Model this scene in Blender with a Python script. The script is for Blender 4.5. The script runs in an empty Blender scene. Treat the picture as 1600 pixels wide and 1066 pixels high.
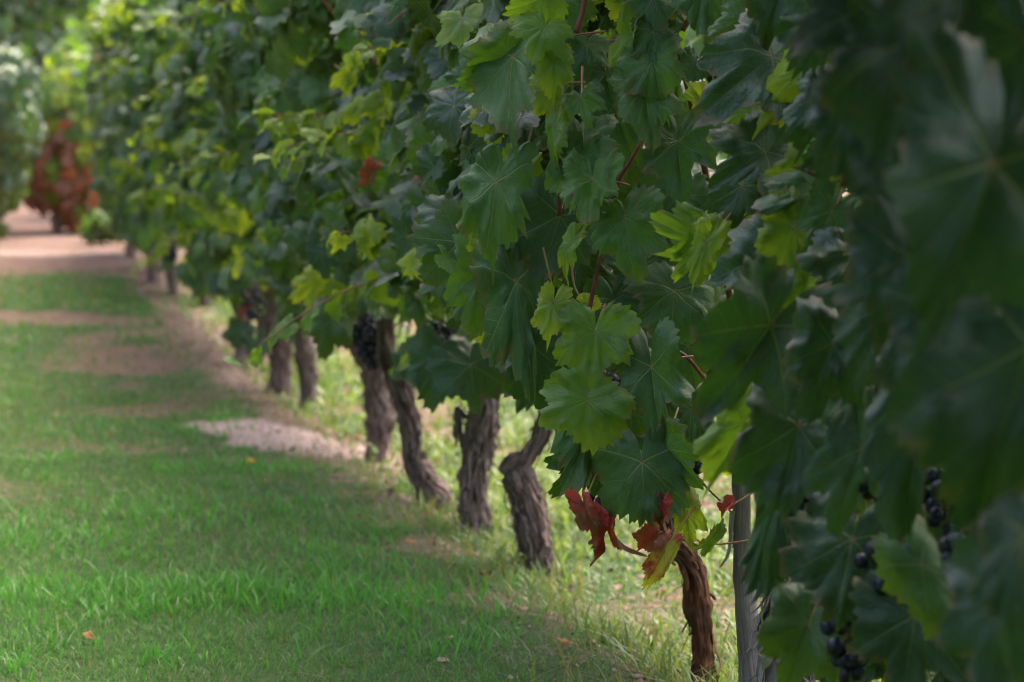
import bpy, math, random
import numpy as np
from mathutils import Vector, Matrix, noise

random.seed(7)
rng = np.random.default_rng(11)
R = math.radians
scene = bpy.context.scene
col = scene.collection

# ------------------------------------------------------------------ camera
F = 3778.0                     # focal length in photo pixels (85 mm)
CAMZ = 0.70
PITCH = math.atan((533 - 303) / F)
cd = bpy.data.cameras.new('camera'); cam = bpy.data.objects.new('camera', cd); col.objects.link(cam)
cam.location = (0, 0, CAMZ); cam.rotation_euler = (R(90) - PITCH, 0, 0)
cd.sensor_width = 36; cd.lens = F / 1600 * 36
cd.clip_start = 0.05; cd.clip_end = 2000
cd.dof.use_dof = True; cd.dof.focus_distance = 3.03; cd.dof.aperture_fstop = 6.8
scene.camera = cam

# ------------------------------------------------------------------ light
SUN_EL, SUN_AZ = 60.0, 28.0    # azimuth from +Y towards +X: behind the row, to the right
w = bpy.data.worlds.new('World'); scene.world = w; w.use_nodes = True
nt = w.node_tree; bg = nt.nodes['Background']
sky = nt.nodes.new('ShaderNodeTexSky'); sky.sky_type = 'NISHITA'; sky.sun_disc = False
sky.sun_elevation = R(SUN_EL); sky.sun_rotation = R(SUN_AZ); sky.dust_density = 5.0; sky.ozone_density = 0.3; sky.air_density = 0.8
nt.links.new(sky.outputs[0], bg.inputs[0]); bg.inputs[1].default_value = 0.14
sl = bpy.data.lights.new('sun', 'SUN'); sun = bpy.data.objects.new('sun', sl); col.objects.link(sun)
sl.energy = 1.5; sl.angle = R(30); sl.color = (1.0, 0.93, 0.82)
sd = Vector((math.sin(R(SUN_AZ)) * math.cos(R(SUN_EL)), math.cos(R(SUN_AZ)) * math.cos(R(SUN_EL)), math.sin(R(SUN_EL))))
sun.rotation_euler = sd.to_track_quat('Z', 'Y').to_euler(); sun.location = (6, 5, 9)
vs = scene.view_settings
vs.view_transform = 'Standard'; vs.look = 'None'; vs.gamma = 1; vs.exposure = 2.4
scene.cycles.filter_width = 1.05; scene.cycles.max_bounces = 8; scene.cycles.transmission_bounces = 4
try:
    scene.cycles.use_denoising = True
except Exception: pass

CAMP = np.array([0, 0, CAMZ])
RIGHT = np.array([1.0, 0, 0])
FWD = np.array([0, math.cos(PITCH), -math.sin(PITCH)])
UP = np.array([0, math.sin(PITCH), math.cos(PITCH)])

def at(px, py, s):
    """point seen at photo pixel px, py where one metre spans s pixels"""
    return CAMP + (F * FWD + (px - 800) * RIGHT - (py - 533) * UP) / s

def project(P):
    d = P - CAMP
    z = d @ FWD
    return 800 + F * (d @ RIGHT) / z, 533 - F * (d @ UP) / z, F / z

# ------------------------------------------------------------------ ground shape
ROW_A, ROW_B = 1.0, -0.217
def row_x(y): return ROW_A + ROW_B * y
_n = math.hypot(ROW_B, 1)
ROW_DIR = np.array([ROW_B, 1, 0]) / _n
ROW_LEFT = np.array([-1, ROW_B, 0]) / _n

def ss(a, b, x):
    t = np.clip((np.asarray(x, float) - a) / (b - a), 0, 1)
    return t * t * (3 - 2 * t)

def vnoise(x, y, seed=0):
    """cheap smooth value noise, vectorised"""
    x = np.asarray(x, float); y = np.asarray(y, float)
    xi = np.floor(x); yi = np.floor(y); fx = x - xi; fy = y - yi
    fx = fx * fx * (3 - 2 * fx); fy = fy * fy * (3 - 2 * fy)
    def h(a, b):
        v = np.sin(a * 127.1 + b * 311.7 + seed * 74.7) * 43758.5453
        return v - np.floor(v)
    return (h(xi, yi) * (1 - fx) + h(xi + 1, yi) * fx) * (1 - fy) + (h(xi, yi + 1) * (1 - fx) + h(xi + 1, yi + 1) * fx) * fy

def gz(x, y):
    x = np.asarray(x, float); y = np.asarray(y, float)
    z = 0.27 * ss(7.6, 16.6, y) + 0.06 * ss(16, 20, y) + 0.42 * ss(20.5, 27, y) + 0.5 * ss(27, 45, y)
    off = x - (ROW_A + ROW_B * y)
    z = z - 0.045 * ss(-0.12, 0.12, off) * (1 - ss(12, 16, y))
    z = z + 0.03 * (vnoise(x * 1.3, y * 0.9, 1) - 0.5) + 0.012 * (vnoise(x * 6, y * 5, 2) - 0.5)
    return z

def ground_hit(px, py):
    d = (F * FWD + (px - 800) * RIGHT - (py - 533) * UP); d = d / d[1]
    lo, hi = 1.0, 60.0
    t = 1.0
    while t < 80:
        p = CAMP + d * t
        if p[2] < float(gz(p[0], p[1])): break
        t += 0.04
    p = CAMP + d * t
    return np.array([p[0], p[1], float(gz(p[0], p[1]))]), F / ((p - CAMP) @ FWD)

# bare places: pixel, half size across (m), half size along (m), strength, pale
PATCH = [(335, 668, .13, .2, 1.1, .8), (385, 672, .15, .26, 1.2, 1.0), (435, 680, .15, .30, 1.3, 1.0), (485, 692, .14, .30, 1.3, 1.0), (530, 704, .20, .34, 1.5, 1.1), (572, 718, .14, .26, 1.5, 1.0), (365, 585, .10, .9, .85, .3), (320, 515, .12, 1.3, .85, .3),
         (200, 578, .40, .22, .6, .0), (70, 500, .7, .35, .7, .0), (250, 640, .35, .30, .45, .0), (200, 700, .3, .2, .4, 0),
         (400, 720, .25, .15, .45, 0), (700, 860, .12, .15, .6, 0), (840, 1005, .10, .22, .3, .1), (770, 940, .09, .2, .5, .0),
         (660, 790, .14, .2, .6, .2), (560, 745, .12, .18, .5, 0), (900, 1045, .10, .15, .25, .1), (30, 700, .3, .2, .3, 0), (300, 900, .3, .12, .2, 0),
         (40, 397, .8, .35, 1.0, .6)]
PW = [(ground_hit(a, b)[0], rx, ry, st, pale) for a, b, rx, ry, st, pale in PATCH]

def soil(x, y):
    """returns bare (0 grass .. 1 bare) and pale"""
    x = np.asarray(x, float); y = np.asarray(y, float)
    off = x - (ROW_A + ROW_B * y)
    wob = 0.5 * (vnoise(x * 9, y * 6, 3) - .5) + 0.5 * (vnoise(x * 24, y * 17, 4) - .5)
    bare = np.zeros_like(x + y); pale = np.zeros_like(bare)
    for P, rx, ry, st, pl in PW:
        dy = y - P[1]; dx = (x - P[0]) - dy * ROW_B * 0.7
        d = np.sqrt((dx / rx) ** 2 + (dy / ry) ** 2) + wob * 1.1
        m = st * (1 - ss(.45, 1.3, d))
        bare = np.maximum(bare, m); pale = np.maximum(pale, m * pl)
    lawn = 1 - ss(-.22, -.05, off)
    streak = ss(.40, .85, vnoise(x * 1.7, y * .62, 8) * .6 + vnoise(x * 5, y * 2.3, 13) * .4) * ss(3.6, 7.0, y) * .65
    bare = np.maximum(bare, streak * lawn)
    strip = (1 - ss(.06, .2, np.abs(off + .06) + wob * .2)) * np.where(y < 5, .12, np.where(y < 6.3, .4, .7))
    bare = np.maximum(bare, strip)
    back = ss(.42, .70, vnoise(x * 7, y * 4, 6) * .6 + vnoise(x * 2.2, y * 1.3, 7) * .4 + wob * .35) * (1 - lawn) * np.where(y < 5, .42, .8)
    bare = np.maximum(bare, back)
    far = ss(12.6, 15.2, y + wob * 1.5 + 1.2 * (vnoise(x * .8, y * .5, 9) - .5)) * (.8 + .2 * vnoise(x * 3, y, 5))
    bare = np.maximum(bare, far)
    return np.clip(bare, 0, 1), np.clip(pale, 0, 1)

# ------------------------------------------------------------------ helpers
def tag(o, label=None, cat=None, group=None, kind=None):
    if label: o['label'] = label
    if cat: o['category'] = cat
    if group: o['group'] = group
    if kind: o['kind'] = kind
    return o

def empty(name, loc):
    o = bpy.data.objects.new(name, None); col.objects.link(o); o.location = loc
    o.empty_display_size = .1
    return o

def raw_mesh(name, V, loops, sizes, mat, parent=None, attrs=None, smooth=True, origin=None):
    """numpy arrays to one mesh object, world coordinates"""
    V = np.asarray(V, dtype=np.float32).reshape(-1, 3)
    base = np.array(parent_world(parent), dtype=np.float32) if parent is not None else (np.array(origin, dtype=np.float32) if origin is not None else np.zeros(3, dtype=np.float32))
    me = bpy.data.meshes.new(name)
    loops = np.asarray(loops, dtype=np.int32); sizes = np.asarray(sizes, dtype=np.int32)
    me.vertices.add(len(V)); me.vertices.foreach_set('co', (V - base).ravel())
    me.loops.add(len(loops)); me.loops.foreach_set('vertex_index', loops)
    me.polygons.add(len(sizes))
    st = np.zeros(len(sizes), dtype=np.int32); st[1:] = np.cumsum(sizes)[:-1]
    me.polygons.foreach_set('loop_start', st)
    if smooth: me.polygons.foreach_set('use_smooth', np.ones(len(sizes), dtype=bool))
    for an, arr in (attrs or {}).items():
        arr = np.asarray(arr, dtype=np.float32)
        if arr.shape[1] == 3:
            a = me.attributes.new(an, 'FLOAT_VECTOR', 'POINT'); a.data.foreach_set('vector', arr.ravel())
        else:
            a = me.attributes.new(an, 'FLOAT_COLOR', 'POINT'); a.data.foreach_set('color', arr.ravel())
    me.update(calc_edges=True)
    me.materials.append(mat)
    o = bpy.data.objects.new(name, me); col.objects.link(o)
    if parent is not None: o.parent = parent
    elif origin is not None: o.location = origin
    return o

def parent_world(p):
    v = Vector((0, 0, 0))
    while p is not None:
        v += p.location; p = p.parent
    return v

def unit(v):
    v = np.asarray(v, float)
    return v / (np.linalg.norm(v, axis=-1, keepdims=True) + 1e-9)

# ------------------------------------------------------------------ materials
def new_mat(name):
    m = bpy.data.materials.new(name); m.use_nodes = True
    n = m.node_tree.nodes; l = m.node_tree.links
    for x in list(n): n.remove(x)
    out = n.new('ShaderNodeOutputMaterial')
    return m, n, l, out

class NB:
    """tiny node builder"""
    def __init__(s, n, l): s.n, s.l = n, l
    def put(s, sock, v):
        if isinstance(v, bpy.types.NodeSocket): s.l.new(v, sock)
        else:
            try: sock.default_value = v
            except Exception: sock.default_value = (*v, 1) if len(v) == 3 else v
    def math(s, op, a, b=0.0, c=None, clamp=False):
        k = s.n.new('ShaderNodeMath'); k.operation = op; k.use_clamp = clamp
        s.put(k.inputs[0], a); s.put(k.inputs[1], b)
        if c is not None: s.put(k.inputs[2], c)
        return k.outputs[0]
    def ramp(s, v, lo, hi, a=0.0, b=1.0):
        k = s.n.new('ShaderNodeMapRange'); k.interpolation_type = 'SMOOTHSTEP'
        s.put(k.inputs[0], v); s.put(k.inputs[1], lo); s.put(k.inputs[2], hi); s.put(k.inputs[3], a); s.put(k.inputs[4], b)
        return k.outputs[0]
    def mix(s, f, a, b, mode='MIX'):
        k = s.n.new('ShaderNodeMix'); k.data_type = 'RGBA'; k.blend_type = mode
        s.put(k.inputs[0], f); s.put(k.inputs[6], a); s.put(k.inputs[7], b)
        return k.outputs[2]
    def noise(s, vec, scale, detail=3, rough=.55, dist=0.0):
        k = s.n.new('ShaderNodeTexNoise'); s.put(k.inputs['Vector'], vec)
        k.inputs['Scale'].default_value = scale; k.inputs['Detail'].default_value = detail
        k.inputs['Roughness'].default_value = rough; k.inputs['Distortion'].default_value = dist
        return k.outputs['Fac']
    def attr(s, name):
        k = s.n.new('ShaderNodeAttribute'); k.attribute_name = name; return k
    def sep(s, v):
        k = s.n.new('ShaderNodeSeparateXYZ'); s.put(k.inputs[0], v); return k.outputs
    def sepc(s, v):
        k = s.n.new('ShaderNodeSeparateColor'); s.put(k.inputs[0], v); return k.outputs
    def geo(s): return s.n.new('ShaderNodeNewGeometry')
    def bump(s, h, strength, dist=.002):
        k = s.n.new('ShaderNodeBump'); k.inputs['Strength'].default_value = strength; k.inputs['Distance'].default_value = dist
        s.put(k.inputs['Height'], h); return k.outputs[0]
    def scalev(s, v, sc):
        k = s.n.new('ShaderNodeVectorMath'); k.operation = 'MULTIPLY'; s.put(k.inputs[0], v); k.inputs[1].default_value = sc; return k.outputs[0]

def leaf_material():
    m, n, l, out = new_mat('vine_leaf'); b = NB(n, l)
    vein = b.sep(b.attr('vein').outputs['Vector']); tn = b.attr('tone')
    t = b.sepc(tn.outputs['Color']); rnd = tn.outputs['Alpha']
    tone, yel, red = t[0], t[1], t[2]
    al, ac, rim = vein[0], vein[1], vein[2]
    g = b.geo(); pos = g.outputs['Position']; back = g.outputs['Backfacing']
    # main veins, narrowing outwards
    wv = b.math('MULTIPLY_ADD', al, -0.016, 0.020)
    main = b.ramp(ac, wv, b.math('MULTIPLY', wv, 0.25), 0, 1)
    ph = b.math('SUBTRACT', al, b.math('MULTIPLY', ac, 0.85))
    fr = b.math('FRACT', b.math('MULTIPLY', ph, 6.5))
    tri = b.math('ABSOLUTE', b.math('SUBTRACT', fr, 0.5))
    sec = b.ramp(tri, 0.045, 0.0, 0, .55)
    sec = b.math('MULTIPLY', sec, b.ramp(ac, .40, .10, 0, 1))
    veins = b.math('MULTIPLY', b.math('MAXIMUM', main, sec), b.math('MULTIPLY_ADD', rnd, .65, .40))
    n1 = b.noise(pos, 22, 3); n2 = b.noise(pos, 120, 3); n3 = b.noise(pos, 420, 2)
    vor = n.new('ShaderNodeTexVoronoi'); vor.feature = 'DISTANCE_TO_EDGE'; b.put(vor.inputs['Vector'], pos); vor.inputs['Scale'].default_value = 260
    cell = b.ramp(vor.outputs['Distance'], 0.0, .09, 0, 1)
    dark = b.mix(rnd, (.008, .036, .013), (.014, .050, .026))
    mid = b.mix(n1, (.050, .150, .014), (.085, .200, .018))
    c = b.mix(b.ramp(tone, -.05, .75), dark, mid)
    c = b.mix(b.ramp(n1, .35, .7, 0, .30), c, (.050, .12, .022))
    c = b.mix(b.ramp(n2, .45, .75, 0, .30), c, (.020, .050, .016))
    ylw = b.mix(n1, (.42, .48, .03), (.30, .44, .03))
    yf = b.math('MULTIPLY', yel, b.ramp(b.math('ADD', rim, b.math('MULTIPLY', n1, .5)), .35, 1.25, .45, 1.25), clamp=True)
    c = b.mix(yf, c, ylw)
    c = b.mix(b.math('MULTIPLY', veins, b.math('MULTIPLY_ADD', red, -.6, .85)), c, (.26, .30, .09))
    # autumn: yellow, red then brown, patchy
    aut = b.mix(b.ramp(n1, .42, .66), b.mix(b.ramp(tone, .6, .85), (.58, .035, .03), (.34, .15, .07)), (.32, .16, .08))
    aut = b.mix(b.ramp(b.noise(pos, 60, 4), .5, .68), aut, (.16, .06, .035))
    am = b.ramp(b.math('ADD', b.math('MULTIPLY', red, 1.35), b.math('MULTIPLY', b.math('SUBTRACT', b.noise(pos, 30, 3), .5), 1.1)), .42, .62)
    am = b.math('MULTIPLY', am, b.ramp(red, .02, .15))
    halo = b.ramp(b.math('ADD', b.math('MULTIPLY', red, 1.35), b.math('MULTIPLY', b.math('SUBTRACT', b.noise(pos, 30, 3), .5), 1.1)), .2, .45)
    halo = b.math('MULTIPLY', halo, b.ramp(red, .02, .2))
    c = b.mix(halo, c, (.42, .30, .03))
    c = b.mix(am, c, aut)
    # small spots and nibbles of brown, at the edge of some leaves
    sp = b.math('MULTIPLY', b.ramp(b.noise(pos, 85, 2), .66, .72), b.ramp(rnd, .45, .65))
    c = b.mix(b.math('MULTIPLY', sp, .8), c, (.13, .06, .025))
    eb = b.math('MULTIPLY', b.ramp(b.math('ADD', rim, b.math('MULTIPLY', b.noise(pos, 38, 3), .5)), 1.14, 1.24), b.ramp(b.noise(pos, 9, 1), .46, .54))
    c = b.mix(b.math('MULTIPLY', eb, .8), c, (.20, .11, .04))
    spot = b.math('MULTIPLY', b.ramp(al, .05, .015), b.ramp(ac, .05, .015))
    c = b.mix(b.math('MULTIPLY', spot, .8), c, (.36, .17, .07))
    under = b.mix(.55, c, (.12, .19, .10))
    under = b.mix(b.math('MULTIPLY', veins, .5), under, (.22, .27, .12))
    cc = b.mix(back, c, under)
    h = b.math('ADD', b.math('MULTIPLY', veins, -.9), b.math('MULTIPLY', cell, .22))
    h = b.math('ADD', h, b.math('MULTIPLY', n3, .5)); h = b.math('ADD', h, b.math('MULTIPLY', n2, .9))
    nor = b.bump(h, .75, .0016)
    p = n.new('ShaderNodeBsdfPrincipled'); b.put(p.inputs['Base Color'], cc); b.put(p.inputs['Normal'], nor)
    b.put(p.inputs['Roughness'], b.math('MULTIPLY_ADD', n2, .25, b.math('MULTIPLY_ADD', rnd, .14, .27))); p.inputs['Specular IOR Level'].default_value = .7
    tr = n.new('ShaderNodeBsdfTranslucent')
    tcol = b.mix(b.ramp(tone, 0, 1, 0, .8), (.085, .27, .02), (.32, .58, .02))
    tcol = b.mix(yf, tcol, (.85, .92, .03))
    tcol = b.mix(b.math('MULTIPLY', veins, .5), tcol, (.25, .36, .05))
    tcol = b.mix(am, tcol, (.45, .09, .03))
    tcol = b.mix(b.ramp(n1, .3, .8, 0, .35), tcol, (.08, .2, .01))
    b.put(tr.inputs['Color'], tcol); b.put(tr.inputs['Normal'], nor)
    mx = n.new('ShaderNodeMixShader'); b.put(mx.inputs[0], b.math('MULTIPLY_ADD', b.ramp(tone, .2, .8), .30, .12))
    l.new(p.outputs[0], mx.inputs[1]); l.new(tr.outputs[0], mx.inputs[2]); l.new(mx.outputs[0], out.inputs[0])
    return m

def grass_material(name, dark, light, tip, trans):
    m, n, l, out = new_mat(name); b = NB(n, l)
    tn = b.attr('tone'); t = b.sepc(tn.outputs['Color'])
    g = b.geo(); n1 = b.noise(g.outputs['Position'], 1.7, 3)
    c = b.mix(t[0], dark, light)
    c = b.mix(b.ramp(n1, .35, .65, 0, .35), c, light)
    c = b.mix(t[1], c, tip)                    # dry or yellow blades
    c = b.mix(b.math('MULTIPLY', t[2], .8), c, tuple(x * 1.35 for x in light))
    p = n.new('ShaderNodeBsdfPrincipled'); b.put(p.inputs['Base Color'], c); p.inputs['Roughness'].default_value = .5
    p.inputs['Specular IOR Level'].default_value = .35
    tr = n.new('ShaderNodeBsdfTranslucent'); b.put(tr.inputs['Color'], b.mix(t[1], b.mix(t[0], trans, tuple(min(1, x * 1.5) for x in trans)), tip))
    mx = n.new('ShaderNodeMixShader'); mx.inputs[0].default_value = .35
    l.new(p.outputs[0], mx.inputs[1]); l.new(tr.outputs[0], mx.inputs[2]); l.new(mx.outputs[0], out.inputs[0])
    return m

def bark_material(name, dark, mid, light, rust=(.20, .085, .045), rustamt=.3):
    m, n, l, out = new_mat(name); b = NB(n, l)
    uv = b.attr('fib').outputs['Vector']       # around, along, relief
    s = b.sep(uv)
    g = b.geo(); pos = g.outputs['Position']
    fib = b.noise(b.scalev(uv, (22, 6, 0)), 1.0, 6, .7, 1.0)
    fib2 = b.noise(b.scalev(uv, (120, 16, 0)), 1.0, 4, .7, .3)
    n1 = b.noise(pos, 28, 4)
    c = b.mix(b.ramp(fib, .32, .62), dark, mid)
    c = b.mix(b.ramp(fib2, .52, .74), c, light)
    c = b.mix(b.math('MULTIPLY', b.ramp(n1, .45, .7), rustamt), c, rust)
    c = b.mix(b.ramp(fib2, .42, .3, 0, .75), c, (.012, .009, .008))
    h = b.math('ADD', b.math('MULTIPLY', fib, 1.0), b.math('MULTIPLY', fib2, .7))
    p = n.new('ShaderNodeBsdfPrincipled'); b.put(p.inputs['Base Color'], c); p.inputs['Roughness'].default_value = .9
    p.inputs['Specular IOR Level'].default_value = .2
    b.put(p.inputs['Normal'], b.bump(h, 1.0, .012)); l.new(p.outputs[0], out.inputs[0])
    return m

def simple_mat(name, c1, c2, scale=30, rough=.6, spec=.3, bump=.3):
    m, n, l, out = new_mat(name); b = NB(n, l); g = b.geo()
    f = b.noise(g.outputs['Position'], scale, 4)
    p = n.new('ShaderNodeBsdfPrincipled'); b.put(p.inputs['Base Color'], b.mix(b.ramp(f, .35, .65), c1, c2))
    p.inputs['Roughness'].default_value = rough; p.inputs['Specular IOR Level'].default_value = spec
    b.put(p.inputs['Normal'], b.bump(f, bump, .002)); l.new(p.outputs[0], out.inputs[0])
    return m

def grape_material():
    m, n, l, out = new_mat('grape_skin'); b = NB(n, l); g = b.geo(); pos = g.outputs['Position']
    tn = b.attr('tone'); t = b.sepc(tn.outputs['Color'])
    c = b.mix(t[0], (.006, .005, .012), (.018, .008, .026))
    bloom = b.ramp(b.noise(pos, 90, 4), .38, .68, .08, .75)
    c = b.mix(bloom, c, (.030, .042, .095))
    p = n.new('ShaderNodeBsdfPrincipled'); b.put(p.inputs['Base Color'], c)
    b.put(p.inputs['Roughness'], b.math('MULTIPLY_ADD', bloom, .35, .25)); l.new(p.outputs[0], out.inputs[0])
    return m

def ground_material():
    m, n, l, out = new_mat('ground'); b = NB(n, l); g = b.geo(); pos = g.outputs['Position']
    a = b.sep(b.attr('soil').outputs['Vector'])
    bare, pale, far = a[0], a[1], a[2]
    n1 = b.noise(pos, 3, 5); n2 = b.noise(pos, 24, 5); n3 = b.noise(pos, 140, 4)
    so = b.mix(n2, (.14, .080, .055), (.24, .145, .105))
    so = b.mix(b.ramp(n3, .55, .75, 0, .6), so, (.32, .22, .17))
    so = b.mix(b.ramp(n1, .5, .7, 0, .5), so, (.24, .17, .09))
    so = b.mix(b.math('MULTIPLY', far, .55), so, (.21, .125, .10))
    so = b.mix(b.math('MULTIPLY', pale, b.ramp(n2, .2, .6, .6, 1)), so, (.48, .34, .29))
    gr = b.mix(n2, (.035, .075, .018), (.06, .11, .028))
    gr = b.mix(b.ramp(n3, .5, .7, 0, .45), gr, (.15, .12, .05))
    f = b.math('ADD', bare, b.math('MULTIPLY', b.math('SUBTRACT', n2, .5), .8))
    c = b.mix(b.ramp(f, .22, .6), gr, so)
    h = b.math('ADD', n2, b.math('MULTIPLY', n3, .6))
    p = n.new('ShaderNodeBsdfPrincipled'); b.put(p.inputs['Base Color'], c); p.inputs['Roughness'].default_value = .95
    p.inputs['Specular IOR Level'].default_value = .15
    b.put(p.inputs['Normal'], b.bump(h, 1.0, .03)); l.new(p.outputs[0], out.inputs[0])
    return m

M_LEAF = leaf_material()
M_GRASS = grass_material('lawn_grass', (.020, .075, .014), (.085, .225, .028), (.34, .21, .10), (.07, .26, .025))
M_WEED = grass_material('weed_grass', (.038, .10, .018), (.115, .20, .030), (.28, .20, .08), (.17, .26, .035))
M_BARK = bark_material('old_bark', (.12, .082, .068), (.44, .30, .25), (.70, .56, .48))
M_BARKRED = bark_material('red_bark', (.08, .040, .025), (.30, .135, .075), (.50, .32, .20), (.50, .17, .07), .6)
M_WOOD = bark_material('weathered_wood', (.36, .28, .25), (.66, .55, .49), (.82, .72, .65), (.34, .24, .18), .25)
M_CANE = simple_mat('cane_bark', (.13, .030, .020), (.24, .070, .035), 45, .5, .4, .3)
M_STALK = simple_mat('leaf_stalk', (.30, .075, .045), (.26, .20, .06), 25, .45, .4, .1)
M_GRAPE = grape_material()
M_STEM = simple_mat('cluster_stem', (.13, .16, .04), (.20, .12, .05), 40, .6, .3, .2)
M_GROUND = ground_material()
def litter_mat():
    m, n, l, out = new_mat('litter'); b = NB(n, l); t = b.sepc(b.attr('tone').outputs['Color'])
    p = n.new('ShaderNodeBsdfPrincipled'); b.put(p.inputs['Base Color'], b.mix(t[0], (.11, .055, .035), (.36, .24, .155))); p.inputs['Roughness'].default_value = .85
    l.new(p.outputs[0], out.inputs[0]); return m
M_LITTER = litter_mat()

# ------------------------------------------------------------------ leaf template
def leaf_template(nr, rings, depth=0.0, teeth=True, seed=0):
    r_ = np.random.default_rng(seed)
    kn = np.array([0, 14, 27, 42, 54, 66, 80, 96, 110, 128, 146, 160, 170, 176])
    kv = np.array([1.0, .90, .80 - depth, .86, .94, .86, .74 - depth * .6, .80, .83, .76, .66, .54, .36, .16])
    th = np.linspace(-176, 176, nr)
    # vein rays are hit exactly
    for v in (0, 27, 54, 82, 110):
        for sgn in (-1, 1):
            th[np.argmin(np.abs(th - sgn * v))] = sgn * v
    th = np.sort(th)
    jl = 1 + .075 * r_.standard_normal(len(kn)); jr = 1 + .075 * r_.standard_normal(len(kn))
    rad = np.where(th < 0, np.interp(np.abs(th), kn, kv * jl), np.interp(np.abs(th), kn, kv * jr))
    if teeth:
        i = np.arange(nr)
        per = 4 if nr > 90 else (3 if nr > 50 else 2)
        saw = (i % per) / (per - 1)
        big = .5 + .5 * np.sin(i * .9 + seed)
        rad = rad * (1 + (.105 * (saw - .4)) * (.6 + .7 * big) * (np.abs(th) < 168))
        rad = rad * (1 + .02 * r_.standard_normal(nr))
    T = np.radians(th)
    fr = np.asarray(rings, float)
    u = np.concatenate([[0], (np.sin(T)[None, :] * rad[None, :] * fr[:, None]).ravel()])
    v = np.concatenate([[0], (np.cos(T)[None, :] * rad[None, :] * fr[:, None]).ravel()])
    d = np.min(np.abs(np.abs(th)[:, None] - np.array([0, 54, 110])[None, :]), axis=1)
    rr = rad[None, :] * fr[:, None]
    al = np.concatenate([[0], (rr * np.cos(np.radians(d))[None, :]).ravel()])
    ac = np.concatenate([[0], (rr * np.sin(np.radians(d))[None, :]).ravel()])
    rim = np.concatenate([[0], np.repeat(fr, nr)])
    tt = np.concatenate([[0], np.tile(T, len(fr))])
    loops, sizes = [], []
    for j in range(nr - 1):
        loops += [0, 1 + j + 1, 1 + j]; sizes.append(3)
    for k in range(len(fr) - 1):
        a = 1 + k * nr
        for j in range(nr - 1):
            loops += [a + j, a + j + 1, a + nr + j + 1, a + nr + j]; sizes.append(4)
    return dict(u=u, v=v, al=al, ac=ac, rim=rim, th=tt, loops=np.array(loops), sizes=np.array(sizes), n=len(u))

RH = [.12, .26, .42, .58, .74, .88, 1.0]
TPL = {
    'hi': [leaf_template(113, RH, d, True, i) for i, d in enumerate((0, .10, .20, .05, .15))],
    'mid': [leaf_template(73, [.2, .42, .64, .84, 1.0], d, True, 10 + i) for i, d in enumerate((0, .10, .20, .06))],
    'low': [leaf_template(37, [.4, .75, 1.0], d, True, 20 + i) for i, d in enumerate((0, .12, .18))],
    'far': [leaf_template(19, [.55, 1.0], d, False, 30 + i) for i, d in enumerate((0, .15))],
}

def leaves_geo(tpl, P, Vd, N, size, wid, tone, rg, wild=1.0, curl=None, fold=None):
    """bend n copies of a template; returns verts, loops, sizes, attrs"""
    n = len(P); k = tpl['n']
    Vd = unit(Vd); N = N - (N * Vd).sum(1, keepdims=True) * Vd; N = unit(N); U = np.cross(Vd, N)
    u, v, rim, th = tpl['u'][None], tpl['v'][None], tpl['rim'][None], tpl['th'][None]
    def q(lo, hi): return rg.uniform(lo, hi, (n, 1))
    c1 = q(.05, .42) * wild if curl is None else np.asarray(curl).reshape(n, 1)
    fo = q(-.02, .38) * wild if fold is None else np.asarray(fold).reshape(n, 1)
    r2 = u * u + v * v; r1 = np.sqrt(r2)
    z = fo * np.abs(u) - c1 * np.where(v > 0, v * v, .35 * v * v)
    z = z - q(.05, .40) * wild * u * u
    z = z + q(.02, .09) * wild * np.sin(3 * th + q(0, 6.3)) * r2 + q(.01, .045) * wild * np.sin(7 * th + q(0, 6.3)) * r2 * rim
    z = z + q(.01, .03) * np.sin(13 * th + q(0, 6.3)) * rim ** 3
    z = z + .022 * np.sin(np.pi * np.clip(tpl['ac'][None] / (.46 * r1 + 1e-5), 0, 1)) * r1
    cu = q(0, 50); cf = q(2.2, 3.6)
    z = z + .20 * wild * (vnoise(u * cf + cu, v * cf + cu * 1.7, 5) - .5) * np.clip(r1 * 2, 0, 1) + .085 * (vnoise(u * cf * 2.6 + cu, v * cf * 2.6, 6) - .5) * np.clip(r1 * 2, 0, 1)
    z = z - q(0, .16) * wild * np.clip(rim - .72, 0, 1) * 2 * r1
    tw = q(-.35, .35) * wild
    ar = 1 + (q(0, .11) * np.sin(2 * th + q(0, 6.3)) + q(0, .09) * np.sin(3 * th + q(0, 6.3)) + q(0, .06) * np.sin(5 * th + q(0, 6.3))) * rim
    uu = u * ar * wid.reshape(n, 1) * (1 - .18 * np.abs(fo)); vv = v * ar + .08 * q(-1, 1) * u * u
    z = z + tw * uu * vv
    sc = size.reshape(n, 1)
    W = P[:, None, :] + (sc * uu)[..., None] * U[:, None, :] + (sc * vv)[..., None] * Vd[:, None, :] + (sc * z)[..., None] * N[:, None, :]
    off = (np.arange(n) * k)
    loops = (tpl['loops'][None] + off[:, None]).ravel(); sizes = np.tile(tpl['sizes'], n)
    vein = np.stack([np.tile(tpl['al'], n), np.tile(tpl['ac'], n), np.tile(tpl['rim'], n)], 1)
    tn = np.repeat(tone, k, axis=0)
    return W.reshape(-1, 3), loops, sizes, vein, tn

class Bag:
    def __init__(s): s.V, s.L, s.S, s.A, s.B, s.n = [], [], [], [], [], 0
    def add(s, g):
        V, L, S, a, t = g
        s.V.append(V); s.L.append(L + s.n); s.S.append(S); s.A.append(a); s.B.append(t); s.n += len(V)
    def build(s, name, mat, parent=None, an='vein', smooth=True, origin=None):
        return raw_mesh(name, np.concatenate(s.V), np.concatenate(s.L), np.concatenate(s.S), mat, parent,
                        {an: np.concatenate(s.A), 'tone': np.concatenate(s.B)}, smooth, origin)

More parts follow.
